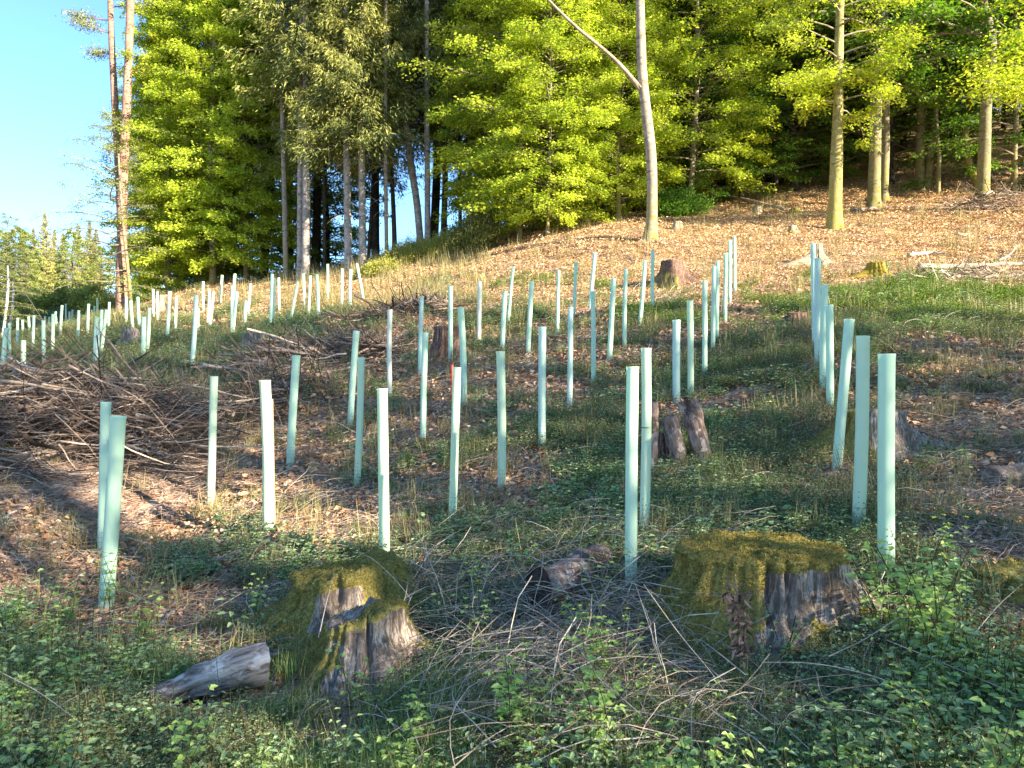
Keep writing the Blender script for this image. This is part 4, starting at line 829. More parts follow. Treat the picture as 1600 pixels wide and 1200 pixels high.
def stump(name, label, cx, cy, ztop, Rt, Rb, seed, mat, roots=(), mossf=None, tilt=(0, 0), rot=.5, tufts=0, res=110, rim=.02, parts=None, ragged=.0):
    """roots: (angle, length, width). mossf(theta, t, top)->0..1"""
    G = np.random.default_rng(seed); zg = h1(cx, cy); Hh = ztop - zg; n = res
    th = np.arange(n) * 2 * np.pi / n; ts = np.concatenate([[-.45], np.linspace(-.2, 1, 22)])
    base = 1 + .09 * np.cos(2 * th + G.random() * 6) + .06 * np.cos(3 * th + G.random() * 6)
    V = []; ms = []
    def topz(x, y): return Hh + tilt[0] * x + tilt[1] * y
    fl = np.zeros(n); fld = []
    for (a, l, w) in roots:
        dth = np.angle(np.exp(1j * (th - a))); fld.append((np.exp(-(dth / w)**2), l))
    fine = fbm(np.cos(th) * 9 + 3 + seed, np.sin(th) * 9 + 8, 4, seed) - .45
    fis = [(G.uniform(-PI, 0), G.uniform(.03, .07), G.uniform(.12, .30)) for _ in range(6 if tufts else 3)]
    rows = []; grv = np.clip(vnoise(th * 9.5, th * 0 + seed, 31) * 1.6 - .55, 0, 1) + .6 * np.clip(vnoise(th * 24, th * 0 + seed, 32) * 1.6 - .6, 0, 1)
    for t in ts:
        tt = np.clip(t, 0, 1); r = Rt + (Rb - Rt) * (1 - tt)**1.8
        r = r * base * (1 + fine * .22) * (1 - .05 * grv * (t < .99))
        for g_, l in fld: r = r + g_ * l * np.clip(1 - tt * 1.15, 0, 1)**2.6
        for g_, l in fld: r = r + g_ * .08 * Rt
        for fa, fw, fd in fis: r = r * (1 - fd * np.exp(-(np.angle(np.exp(1j * (th - fa - .25 * (tt - .5) * fd))) / fw)**2) * (.35 + .65 * min(1, max(0, t + .2))))
        x = np.cos(th) * r; y = np.sin(th) * r; zz = t * topz(np.cos(th) * Rt, np.sin(th) * Rt) + (0 if t > .05 else 0)
        zz = zz + (t >= .99) * (fbm(np.cos(th) * 6 + seed, np.sin(th) * 6, 3, seed + 4) - .5) * ragged
        # roots hug the ground
        zz = zz + (H0(cx + x, cy + y) - H0(np.array(cx), np.array(cy))) * np.clip(1 - tt * 1.3, 0, 1)
        nn = fbm(th[None] * 0 + x * 9 + seed, y * 9 + t * 3, 3, seed + 2)[0] - .45
        k = 1 + nn * rot * .25; V.append(np.stack([x * k, y * k, zz], -1)); rows.append(t)
        ms.append(mossf(th, tt, False) if mossf else np.zeros(n))
    for q in (.93, .8, .62, .42, .22, .06):
        x = V[len(ts) - 1][:, 0] * q; y = V[len(ts) - 1][:, 1] * q
        z = topz(x, y) + rim * (.6 if q < .9 else 1) + (fbm(x * 14 + seed, y * 14, 4, seed + 7) - .45) * .11 * rot
        V.append(np.stack([x, y, z], -1)); ms.append(mossf(th, 1, True) if mossf else np.zeros(n))
    K = len(V); V = np.array(V); i = np.arange(K * n).reshape(K, n)
    Fq = np.stack([i[:-1], np.roll(i[:-1], -1, 1), np.roll(i[1:], -1, 1), i[1:]], -1).reshape(-1, 4)
    Vf = V.reshape(-1, 3); msf = np.array(ms).ravel()
    root = empty(name, (cx, cy, zg)); tag(root, label, 'tree stump')
    tb_ = mobj('trunk_base', make_mesh(name, Vf, [Fq, i[-1][None]], None, True, [mat], attrs={'moss': msf}), root)
    if tufts:
        fm = msf[Fq].mean(1); A = Vf[Fq]; ar = np.linalg.norm(np.cross(A[:, 2] - A[:, 0], A[:, 3] - A[:, 1]), axis=1); w = ar * np.clip(fm - .35, 0, 1) * (A[..., 2].mean(1) > -.05)
        pk = G.choice(len(Fq), tufts, p=w / w.sum()); a, b = G.random((2, tufts, 1)); Q = A[pk]
        P = (Q[:, 0] * (1 - a) + Q[:, 1] * a) * (1 - b) + (Q[:, 3] * (1 - a) + Q[:, 2] * a) * b
        nm_ = nrm(np.cross(Q[:, 2] - Q[:, 0], Q[:, 3] - Q[:, 1])); D = nm_ + G.normal(0, .55, (tufts, 3)); D[:, 2] += .25
        clump = fbm(P[:, 0] * 30 + seed, P[:, 1] * 30 + P[:, 2] * 21, 3, seed)
        Lm = (.005 + .012 * clump) * G.uniform(.6, 1.3, tufts); V2, F2 = leaves(P, D, nrm(G.normal(0, 1, (tufts, 3))), Lm, Lm * .42, .1)
        o = mobj('moss', make_mesh('moss', V2, F2, rnd_leaf(tufts, np.clip(clump + G.normal(0, .16, tufts) - .05, 0, 1)), False, [M['moss']]), tb_); o['kind'] = 'stuff'
    AVOID.append((cx, cy, Rb * .95)); FRONT.append((cx * .88, cy - Rb - .18, Rb * 1.15)); return root
def ang(d, th): return np.abs(np.angle(np.exp(1j * (th - d))))
PI = math.pi
# big mossy stump front right: bare grey wood faces the viewer's right
def ms1(th, t, top):
    if top: return np.full(len(th), 1.0)
    m = np.ones(len(th)) * 1.0
    wv = (fbm(np.cos(th) * 3 + 2, np.sin(th) * 3 + t * 2.5, 3, 6) - .45); bare = np.exp(-(ang(-PI * .34, th) / (1.0 + wv * 1.5))**4) * sstep(.05, .35, t - .12 + wv * 1.5 + .25 * (th > -PI * .3)) ; bare2 = np.exp(-(ang(-.05, th) / .35)**2) * (t > .1) * .8
    m = m - 1.1 * np.maximum(bare, bare2) * np.clip((.97 - t) * 20, 0, 1) + .3 * np.exp(-(ang(PI, th) / .9)**2)
    return np.clip(m + (t > .93) * .5, 0, 1)
stump('mossy_stump', 'largest stump, front right, flat mossy top over bare grey wood', 1.19, 3.68, -.795, .335, .44, 3, M['stump'], [(PI * 1.02, .42, .3), (-PI * .82, .25, .25), (-.2, .16, .25), (-PI * .5, .06, .4), (PI * .5, .1, .4)], ms1, (.0, .03), .8, 48000, 150, .02, ragged=.02)
def ms2(th, t, top):
    if top: return np.ones(len(th))
    m = .85 + .2 * np.cos(th - PI); bare = np.exp(-(ang(-PI * .48, th) / .4)**2) * (t > .35) * (t < .93) * 1.1
    return np.clip(m - bare, 0, 1)
stump('mossy_stump', 'rounded stump thickly covered in moss behind the cracked front left one', -.93, 4.32, -1.06, .27, .46, 5, M['stump'], [(PI * .98, .34, .3), (-PI * .78, .28, .22), (.1, .2, .3), (-PI * .6, .1, .2)], ms2, (.12, .02), 1.15, 34000, 130, .03, ragged=.04)
def ms3(th, t, top):
    if top: return np.clip(.55 + .45 * np.cos(th) + .2 * np.sin(th * 3), 0, 1)
    m = .75 - .95 * np.exp(-(ang(-PI * .36, th) / (1.0 + (fbm(np.cos(th) * 3 + 7, np.sin(th) * 3 + t * 3, 3, 9) - .45) * 1.5))**4) * sstep(.05, .3, t + (fbm(np.cos(th) * 5, np.sin(th) * 5, 3, 19) - .45) * 1.2); return np.clip(m + .2 * (t > .95), 0, 1)
stump('split_mossy_stump', 'front left cracked stump with pale fibrous wood and slanting mossy top', -.70, 3.62, -1.10, .19, .33, 8, M['stump'], [(PI * .88, .26, .28), (.1, .26, .2), (-PI * .72, .14, .2), (-PI * .3, .06, .2)], ms3, (.30, .05), 1.1, 16000, 120, .015, ragged=.03)
stump('mossy_stump', 'mossy stump cut off by the right edge, front', 2.62, 3.85, -.955, .23, .32, 11, M['stump'], [(PI, .3, .3), (-PI * .6, .1, .3)], lambda th, t, top: np.full(len(th), .95) - (0.4 if top else 0), (0, 0), .9, 12000, 100)
def ms4(th, t, top):
    if top: return np.full(len(th), .45)
    return np.clip(.15 + 1.0 * np.exp(-(ang(PI, th) / 1.1)**2) - .2 * t, 0, 1)
stump('grey_stump', 'grey stump with long pale root behind the two nearest right-hand tubes', 3.02, 6.45, -.235, .26, .36, 13, M['stump'], [(-.25, .40, .22), (PI * .95, .5, .5), (-PI * .45, .1, .3)], ms4, (0, 0), .8, 9000, 110, ragged=.03)
def pst(name, label, uc, vt, vb, wt, wb, mat, seed, roots=(), moss=.2, tilt=(0, 0), ragged=.03, d=None):
    dd = d or hit(uc, vb); Rb = wb / 2 / F * dd; dc = dd + Rb * .7; x = (uc - 800) / F * dc; z = (600 - vt) / F * dc
    z = max(z, h1(x, dc) + .06)
    return stump(name, label, x, dc, z, wt / 2 / F * dc, Rb, seed, mat, roots, lambda th, t, top: np.clip(np.full(len(th), moss) + .5 * (1 - t) * (np.cos(th - PI) > 0) * moss * 2, 0, 1), tilt, .8, 0, 60, .01, ragged=ragged)
pst('grey_stump', 'big grey stump with spreading roots at the shadow edge, upper right', 1052, 409, 447, 35, 52, M['stump_brown'], 21, [(PI, .3, .3), (-.3, .4, .3), (-PI * .5, .25, .25)], .25)
pst('brown_stump', 'dark reddish brown stump behind a thin tube, left of centre', 699, 512, 560, 42, 62, M['stump_brown'], 22, [(PI, .15, .4), (0, .15, .3)], .12)
pst('white_stump', 'sunlit white stump with a long root running left, behind the right-hand line', 1277, 382, 414, 17, 30, M['stump_pale'], 23, [(PI * 1.02, .85, .28), (-.3, .2, .3)], .05)
pst('mossy_white_stump', 'low sunlit stump with golden moss beside the sunlit log pile', 1368, 411, 436, 24, 44, M['stump_pale'], 24, [(PI, .35, .3), (0, .2, .3)], .5)
pst('small_stump', 'tiny sunlit stump left of the golden-barked beech', 1238, 353, 366, 10, 20, M['stump_pale'], 25, [(0, .1, .4)], .3)
pst('small_stump', 'tiny pale stump right of the tall bare beech', 1058, 347, 359, 14, 20, M['stump_pale'], 26, [], .1)
pst('mossy_mound_stump', 'small moss-topped stump on the upper slope near the fallen trunk', 1243, 326, 336, 16, 24, M['stump_brown'], 27, [], .9)
pst('small_stump', 'small stump under the end of the fallen trunk', 1183, 322, 337, 12, 20, M['stump_pale'], 28, [], .2)
pst('dark_stump', 'small dark stump in the green patch just left of the right-hand line', 1244, 490, 512, 30, 48, M['stump_brown'], 29, [], .2)
pst('grey_stump', 'rock-like grey stump with slanted cut among the far left tubes', 206, 518, 545, 26, 36, M['stump'], 30, [(PI, .25, .3)], .1, (0, -.5), d=21)
pst('grey_stump', 'grey split stump at the far left edge behind the branch pile', 27, 570, 607, 38, 52, M['stump'], 31, [(-.2, .3, .3)], .05, d=15.5)
pst('pale_stump', 'flat pale cut stump behind the crest of the branch pile', 221, 590, 602, 34, 40, M['stump'], 32, [], .05, d=12)
pst('grey_stump', 'weathered stump at the left end of the middle branch pile', 396, 522, 556, 36, 56, M['stump'], 33, [(-.3, .2, .3)], .1, d=14.5)
pst('grey_stump', 'rotten stump in front of the middle branch pile', 411, 560, 582, 22, 34, M['stump'], 34, [], .15, d=12.2)
pst('pale_stump', 'sunlit pale stump among the bright far tubes at the left', 252, 462, 490, 9, 14, M['stump_pale'], 35, [], .0, d=31)
# standing bark logs
def log(name, label, p0, p1, r0, r1, mat, seed, cat='log', parent=None, sides=22, rough=.14, endmat=None, hollow=False):
    G = np.random.default_rng(seed); p0 = np.array(p0, float); p1 = np.array(p1, float); K = 16; s = np.linspace(0, 1, K)
    Ln = np.linalg.norm(p1 - p0); P = np.array([Ln, 0, 0])[None] * s[:, None]; P[:, 1:] += np.cumsum(G.normal(0, .006, (K, 2)), 0)
    V, Fs = tubes(P[None], (r0 + (r1 - r0) * s)[None], sides); V = V.reshape(K, sides, 3)
    th = np.arange(sides) * 2 * np.pi / sides; k = 1 + rough * 2 * (fbm(np.cos(th)[None] * 3 + seed, np.sin(th)[None] * 3 + s[:, None] * 6, 4, seed) - .45)
    V = P[:, None] + (V - P[:, None]) * k[..., None]
    ends = []
    g = Geo(); g.add(V.reshape(-1, 3), Fs, mi=0)
    for e, sg in ((0, 1), (K - 1, -1)):
        c = P[e]; inn = c[None] + (V[e] - c) * .8 - sg * (P[1] - P[0])[None] * (-.25 if hollow else .06)
        W = np.concatenate([V[e], inn, c[None] + (-sg * (P[1] - P[0]) * (-.6 if hollow else .02))[None]]); i = np.arange(sides); j = np.roll(i, -1)
        q = np.stack([i, j, j + sides, i + sides], -1); t3 = np.stack([i + sides, j + sides, np.full(sides, 2 * sides)], -1)
        g.add(W, [q, t3], mi=1)
    me = g.mesh(name, [mat, endmat or mat], True)
    a = me.attributes.new('moss', 'FLOAT', 'POINT'); a.data.foreach_set('value', np.full(len(me.vertices), .25, np.float32))
    o = mobj(name, me, parent, tuple(p0)); o.rotation_euler = Vector(tuple(p1 - p0)).to_track_quat('X', 'Z').to_euler()
    if parent is None: tag(o, label, cat)
    return o
M['log_bark'] = barkmat('rotting_log_bark', [(.3, (.08, .055, .045)), (.5, (.30, .21, .17)), (.72, (.72, .58, .48))], (7, 24, 24), 1.0, .03)
M['log_grey'] = barkmat('bleached_log', [(.38, (.10, .075, .06)), (.5, (.36, .30, .26)), (.64, (.62, .55, .48))], (3, 30, 30), .6, .015)
def endmat_(name, a, b):
    m, nt, out = newmat(name); oc = obj_coord(nt); w = N(nt, 'ShaderNodeTexWave'); w.wave_type = 'RINGS'; w.rings_direction = 'X'
    w.inputs['Scale'].default_value = 38; w.inputs['Distortion'].default_value = 3; w.inputs['Detail'].default_value = 3; nt.links.new(oc, w.inputs[0])
    n = noise(nt, oc, 18, 5, .7); c = mixc(nt, ramp(nt, n, [(.4, (0, 0, 0)), (.62, (1, 1, 1))]), ramp(nt, w.outputs['Fac'], [(.2, a), (.8, b)]), a)
    princ(nt, out, c, .9, n, .8, .02, .1); return m
M['log_dark'] = endmat_('dark_end_grain', (.025, .02, .017), (.12, .085, .06))
M['log_end'] = endmat_('end_grain', (.20, .14, .09), (.55, .43, .30))
def gz_(u, v, dz=0): 
    d = hit(u, v); return at(u, v, d)
dl = hit(1040, 745) + .12
log('bark_log', 'left and narrowest of the three standing bark logs, behind a tube', at(1014, 748, dl), at(1022, 628, dl + .02), .052, .045, M['log_bark'], 41)
log('bark_log', 'middle and shortest of the three standing bark logs', at(1064, 738, dl + .05), at(1053, 652, dl + .12), .075, .07, M['log_bark'], 42)
log('bark_log', 'right one of the three standing bark logs, leaning left with loose bark', at(1102, 740, dl + .02), at(1072, 626, dl + .15), .075, .085, M['log_bark'], 43)
stump('rotten_stump', 'dark rotten stump core between the standing bark logs', (1040 - 800) / F * (dl + .25), dl + .25, at(1040, 680, dl + .25)[2], .09, .16, 44, M['stump_brown'], [(PI, .12, .4)], lambda th, t, top: np.full(len(th), .3), ragged=.08, res=60)
# big pale log front left and dark-ended log
a = hit(420, 1098); b = hit(262, 1125)
def up(p, dz): return (p[0], p[1], h1(p[0], p[1]) + dz)
z1 = up(at(412, 1085, a + .12), .12); z0 = up(at(238, 1112, b + .06), .07); AVOID.append((z1[0] - .05, z1[1] - .1, .2)); AVOID.append((.5 * (z1[0] + z0[0]), .5 * (z1[1] + z0[1]) - .1, .2))
log('pale_log', 'bleached pale log lying front left before the cracked stump', z1, z0, .10, .035, M['log_grey'], 45, rough=.42, sides=28, endmat=M['log_end'])
z1 = up(at(258, 1097, b + .12), .07); z0 = up(at(205, 1108, b + .1), .05)
log('log_piece', 'short brown log piece left of the bleached pale log', z1, z0, .03, .02, M['log_bark'], 46)
d = hit(845, 985) + .1; z0 = up(at(838, 957, d), .13); z1 = up(at(935, 940, d + .45), .10); AVOID.append((z0[0], z0[1] - .12, .2)); AVOID.append((z0[0] + .12, z0[1] + .12, .16))
log('dark_log', 'rotting log with black cut end lying in dead twigs, front centre', z0, z1, .12, .09, M['log_bark'], 47, endmat=M['log_dark'], hollow=True, rough=.1, sides=28)
d = hit(1590, 762); log('root_log', 'dark fibrous log chunk at the right edge of the clearing', at(1550, 748, d + .1), at(1640, 752, d + .3), .075, .11, M['log_bark'], 48)
# trunks lying on the upper slope
def lying(name, label, uvs, w, mat, seed, cat='fallen branch', lift=.0, sides=8):
    P = []; 
    for (u, v) in uvs:
        d = hit(u, v) or 28; x = (u - 800) / F * d; P.append((x, d, h1(x, d) + lift + w / F * d * .4))
    P = np.array(P); o = P[0].copy(); s = np.linspace(0, len(P) - 1, 14); Q = np.stack([np.interp(s, np.arange(len(P)), P[:, i]) for i in range(3)], -1)
    k = np.ones(3) / 3; Q[1:-1] = np.stack([np.convolve(Q[:, i], k, 'valid') for i in range(3)], -1)
    G = np.random.default_rng(seed); Q[1:-1] += G.normal(0, w / F * P[0, 1] * .12, (12, 3)); r = w / F * P[0, 1] / 2 * np.linspace(1, .5, 14) * G.uniform(.85, 1.15, 14)
    V, Fs = tubes((Q - o)[None], r[None], sides, True)
    me = make_mesh(name, V, Fs, None, True, [mat]); tag(mobj(name, me, None, tuple(o)), label, cat); return o
M['log_sun'] = barkmat('dry_log', [(.3, (.20, .15, .11)), (.5, (.42, .34, .26)), (.72, (.66, .56, .44))], (10, 10, 10), .6, .02)
lying('fallen_tree', 'long thin fallen trunk lying across the upper slope below the dark wood', [(1094, 303), (1130, 314), (1180, 325), (1225, 336)], 7, M['log_sun'], 1, lift=.15)
lying('fallen_log', 'curved sunlit log on top of the log pile at the right', [(1420, 408), (1450, 404), (1480, 405)], 7, M['log_sun'], 2, 'log', .1)
lying('fallen_log', 'long straight log of the sunlit log pile reaching the right edge', [(1435, 430), (1500, 427), (1560, 426), (1625, 424)], 9, M['log_sun'], 3, 'log', .12)
lying('fallen_log', 'lower dark log of the sunlit log pile at the right', [(1450, 437), (1520, 438), (1600, 434)], 8, M['log_grey'], 4, 'log', .02)
lying('fallen_branch', 'branch standing up out of the sunlit log pile', [(1560, 422), (1575, 416), (1590, 398)], 4, M['log_sun'], 5, lift=.2)
lying('fallen_log', 'pale log end beside the white stump in the sun', [(1286, 420), (1296, 416)], 11, M['log_sun'], 6, 'log', .05)
lying('fallen_branch', 'mossy fallen branch lying on leaf litter below the close pair of trunks', [(1330, 332), (1370, 330), (1440, 326)], 6, M['log_bark'], 7, lift=.05)
lying('fallen_branch', 'thin sunlit branch right of the golden beech', [(1490, 372), (1505, 378), (1515, 372)], 2.5, M['log_sun'], 8, lift=.1)
lying('fallen_branch', 'curved cut branch piece lying on bare soil at the left', [(110, 828), (120, 842), (137, 850)], 9, M['log_grey'], 9, sides=10)
lying('fallen_branch', 'pale forked branch on the brown soil left of the mossy stumps', [(308, 890), (330, 870), (353, 876)], 5, M['log_grey'], 10)
lying('fallen_branch', 'slim bright stick pointing uphill between tubes, left', [(270, 934), (279, 917), (287, 902)], 6, M['log_sun'], 11, lift=.03)
lying('fallen_branch', 'flat broken bark piece left of the mossy stumps', [(250, 990), (260, 975), (271, 962)], 8, M['log_grey'], 12, lift=.02)
lying('fallen_branch', 'bright bent stick at the lower edge of the sunlit litter patch', [(497, 786), (530, 774), (562, 766)], 4, M['log_sun'], 13, lift=.02)
lying('fallen_branch', 'broken pale stick above the mossy stumps', [(465, 858), (485, 842), (508, 828)], 6, M['log_grey'], 14, lift=.02)
lying('fallen_branch', 'reddish stick just above the mossy stumps, left', [(452, 882), (470, 872), (490, 862)], 4, M['log_bark'], 15, lift=.02)
lying('fallen_branch', 'dark branch lying behind the bleached pale log', [(300, 1066), (360, 1045), (440, 1034)], 9, M['log_bark'], 16, lift=.03)
lying('fallen_branch', 'pale long branch right of the grey stump', [(1468, 680), (1500, 684), (1535, 688)], 3.5, M['log_sun'], 17)
lying('fallen_branch', 'pale log half buried right of the middle branch pile', [(690, 470), (672, 469), (655, 474)], 8, M['log_grey'], 18, lift=.05)
lying('fallen_branch', 'straight stick lying right of the standing bark logs', [(1128, 713), (1155, 716)], 3.5, M['log_sun'], 19)
lying('fallen_branch', 'curved pale twig low on the shaded slope, upper right', [(1120, 594), (1140, 596), (1146, 606)], 3, M['log_grey'], 20)
lying('fallen_branch', 'dark branch beside the big mossy stump', [(1340, 962), (1372, 945), (1405, 930)], 7, M['log_bark'], 21, lift=.03)
lying('fallen_branch', 'short brown stick in front of the big right-hand tube', [(1335, 864), (1370, 870)], 6, M['log_bark'], 22)
lying('fallen_branch', 'long dark branch leaning over the crest left of the pine stump', [(200, 596), (225, 580), (262, 548)], 3, M['log_dark'], 23, lift=.25)
lying('fallen_branch', 'forked bare branch sticking up behind the branch pile', [(122, 612), (142, 596), (168, 560)], 7, M['log_bark'], 24, lift=.15)
lying('fallen_branch', 'long stick on brown soil at the left edge', [(0, 830), (40, 812), (96, 786)], 5, M['log_grey'], 25, lift=.02)
lying('fallen_branch', 'lower long stick on brown soil at the left edge', [(0, 822), (30, 800), (60, 790)], 5, M['log_grey'], 26, lift=.02)
# ---------------------------------------------------------------- branch piles
def pile(name, label, uv0, uv1, depth, hgt, nbig, nsmall, seed, Lr=(.8, 2.6), rr=(.007, .026), d0=None, d1=None, cat='branch pile', mats=('stick_dark', 'stick'), axis_j=.62):
    G = np.random.default_rng(seed)
    da = d0 or hit(*uv0); db = d1 or hit(*uv1); A = np.array([(uv0[0] - 800) / F * da, da]); B = np.array([(uv1[0] - 800) / F * db, db])
    c = (A + B) / 2; root = empty(name, (c[0], c[1], h1(*c))); tag(root, label, cat); o = np.array(root.location)
    ax_ = (B - A); Lg = np.linalg.norm(ax_); ax_ = ax_ / Lg; pr = np.array([-ax_[1], ax_[0]])
    def sticks(n, Ls, rs, steep):
        u = G.random(n); w = np.clip(G.normal(0, .45, n), -1.05, 1.05); prof = np.clip(1 - w**2, 0, 1) * (.35 + .65 * np.sin(np.clip(u, .02, .98) * PI)**.5) * (.8 + .4 * vnoise(u * 6, u * 0 + seed, 2))
        hz = hgt * prof * G.random(n)**.7; ang_ = G.normal(0, axis_j, n) + math.atan2(ax_[1], ax_[0]); pit = np.clip(G.normal(0, steep, n), -.95, .95); Ln = G.uniform(*Ls, n)
        K = 9; s = np.linspace(-.5, .5, K); D = np.stack([np.cos(ang_), np.sin(ang_), np.tan(pit)], -1)
        cc = np.stack([A[0] + ax_[0] * u * Lg + pr[0] * w * depth / 2, A[1] + ax_[1] * u * Lg + pr[1] * w * depth / 2], -1)
        P = np.zeros((n, K, 3)); P[..., :2] = cc[:, None]; P += D[:, None] * (Ln[:, None] * s)[..., None]
        bend = G.normal(0, .12, (n, 3)) * Ln[:, None]; P += bend[:, None] * (s[None, :, None]**2) * 2; P += np.cumsum(G.normal(0, .012, (n, K, 3)) * Ln[:, None, None], 1)
        g = H(P[..., 0], P[..., 1]); P[..., 2] += h1(*c) * 0 + H0(cc[:, 0], cc[:, 1])[:, None] + hz[:, None]; P[..., 2] = np.maximum(P[..., 2], g + .01)
        r = np.exp(G.uniform(math.log(rs[0]), math.log(rs[1]), n)); Rr = r[:, None] * np.linspace(1, .35, K)[None] * G.uniform(.85, 1.15, (n, K)); return P, Rr
    P, Rr = sticks(nbig, Lr, rr, .16)
    for k in range(nbig):
        mt = M[mats[0]] if G.random() < .5 else M[mats[1]]; q = P[k] - o; V, Fs = tubes((q - q[4])[None], Rr[k][None], 6, True)
        ob = mobj('branch', make_mesh('branch', V, Fs, np.full(sum(len(f) for f in Fs), G.random()), True, [mt]), root, tuple(q[4]))
    P, Rr = sticks(nsmall, (Lr[0] * .4, Lr[1] * .6), (rr[0] * .35, rr[0] * 1.3), .5); V, Fs = tubes(P - o, Rr, 3)
    ob = mobj('twigs', make_mesh('twigs', V, Fs, np.repeat(G.random(nsmall), 8 * 3), False, [M[mats[0]]]), root); ob['kind'] = 'stuff'
    return root
pile('branch_pile', 'largest pile of dead branches, heaped at the left edge', (-160, 735), (312, 668), 2.6, .82, 295, 2200, 51, (.5, 2.0), d0=7.6, d1=8.6)
pile('branch_pile', 'low ridge of branches joining the big pile to the middle one', (330, 640), (470, 572), 1.6, .33, 60, 500, 52, (.6, 2.0), (.006, .02), d0=9.0, d1=11.5)
pile('branch_pile', 'middle branch pile on the slope behind the left front tubes', (375, 580), (610, 522), 1.9, .28, 90, 600, 53, (.6, 2.0), (.009, .03), d0=12.2, d1=14.5)
pile('branch_pile', 'upper heap of brown bark and branches at the green rim of the slope', (575, 508), (690, 478), 2.0, .3, 80, 450, 54, (.5, 1.8), (.012, .035), d0=17.0, d1=19.5)
pile('branch_pile', 'sunlit heap of logs and branches at the right edge of the clearing', (1420, 442), (1640, 436), 1.6, .16, 26, 160, 55, (.6, 2.2), (.01, .035), d0=16.2, d1=16.5, mats=('stick', 'stalk'))
pile('branch_pile', 'heap of dark branches at the foot of the thick grey beech', (1490, 316), (1620, 318), 2.0, .5, 34, 160, 56, (.8, 2.4), (.012, .035), d0=25, d1=25.5)
# ---------------------------------------------------------------- ground cover prototypes
def compound(G, stems, hgt, lf, nleaf, mat, spread=.5, trip=True, stemr=.0016, hi=True, upright=.8, cup=.15, wid=.62):
    g = Geo(); SP = []; LPs = []; LD = []; LN = []; LL = []
    for s in range(stems):
        a = G.random() * 6.283; hh = hgt * G.uniform(.6, 1.15); sp = spread * hh * G.uniform(.4, 1.2); q = np.linspace(0, 1, 6)
        bx = G.normal(0, .035); by = G.normal(0, .035)
        P = np.stack([bx + np.cos(a) * sp * q**1.4, by + np.sin(a) * sp * q**1.4, hh * (q - .25 * (1 - upright) * q**2 * 2) - .02], -1); SP.append(P)
        for k in range(nleaf):
            u = .25 + .75 * (k + G.random() * .6) / nleaf; u = min(u, 1); c = np.array([np.interp(u, q, P[:, i]) for i in range(3)])
            az = a + k * 2.4 + G.normal(0, .4); pl = lf * G.uniform(.3, .9) * (1.2 - u * .5); dd = np.array([math.cos(az), math.sin(az), .25]); t = c + dd * pl
            ls = lf * (1.15 - .45 * u) * G.uniform(.75, 1.2); nn = nrm(np.array([G.normal(0, .35), G.normal(0, .35), 1.]) + dd * -.2)
            for da, sc_ in (((0, 1.1), (1.25, .85), (-1.25, .85)) if trip else ((0, 1),)):
                LPs.append(t); LD.append([math.cos(az + da), math.sin(az + da), .12]); LN.append(nn); LL.append(ls * sc_)
    V, Fs = tubes(np.array(SP), np.full((stems, 1), stemr) * np.linspace(1.2, .6, 6)[None], 3); g.add(V, Fs, np.full(len(Fs[0]), G.random()), 1)
    LL = np.array(LL); V, Fs = leaves(np.array(LPs), np.array(LD), np.array(LN), LL, LL * wid, .14, hi, cup)
    g.add(V, Fs, np.tile(np.clip(G.normal(.5, .24, len(LL)), 0, 1), 2), 0); return g.mesh('plant', [mat, M['stem']])
def tuft(G, n, L, mat, W=.0035, sp=.05, droop=.5):
    q = np.linspace(0, 1, 5); a = G.random(n) * 6.283; l = L * G.uniform(.45, 1.15, n); o = G.normal(0, sp, (n, 2)); le = G.uniform(.05, .6, n)
    out = np.stack([np.cos(a), np.sin(a)], -1); P = np.zeros((n, 5, 3)); P[..., :2] = o[:, None] + out[:, None] * (l[:, None] * le[:, None] * q**1.6)[..., None]
    P[..., 2] = l[:, None] * (q - droop * le[:, None] * q**2.5) - .01; S = np.stack([-np.sin(a + .4), np.cos(a + .4), np.zeros(n)], -1); w = W * np.array([1, .95, .8, .5, .08])
    V = np.concatenate([P[:, :, None] + S[:, None, None] * w[None, :, None, None] * .5, P[:, :, None] - S[:, None, None] * w[None, :, None, None] * .5], 2); i = np.arange(n * 10).reshape(n, 5, 2)
    Fq = np.stack([i[:, :-1, 0], i[:, :-1, 1], i[:, 1:, 1], i[:, 1:, 0]], -1).reshape(-1, 4)
    return make_mesh('grass', V.reshape(-1, 3), [Fq], np.repeat(G.random(n), 4), False, [mat])
def litterp(G, n, L, rad, mat):
    P = np.stack([G.uniform(-rad, rad, n), G.uniform(-rad, rad, n), G.uniform(0, .018, n)], -1); D = np.concatenate([nrm(G.normal(0, 1, (n, 2))), G.normal(0, .25, (n, 1))], 1)
    Nn = nrm(np.stack([G.normal(0, .45, n), G.normal(0, .45, n), np.ones(n)], -1)); ll = L * G.uniform(.5, 1.3, n)
    V, Fs = leaves(P, D, Nn, ll, ll * G.uniform(.35, .75, n), .0, True, .2)
    V = V.reshape(n, 6, 3); V[:, [1, 2, 4, 5], 2] += (G.uniform(0, .35, n) * ll)[:, None] * .5; V = V.reshape(-1, 3)
    return make_mesh('litter', V, Fs, np.tile(np.clip(G.normal(.45, .28, n), 0, 1), 2), False, [mat])
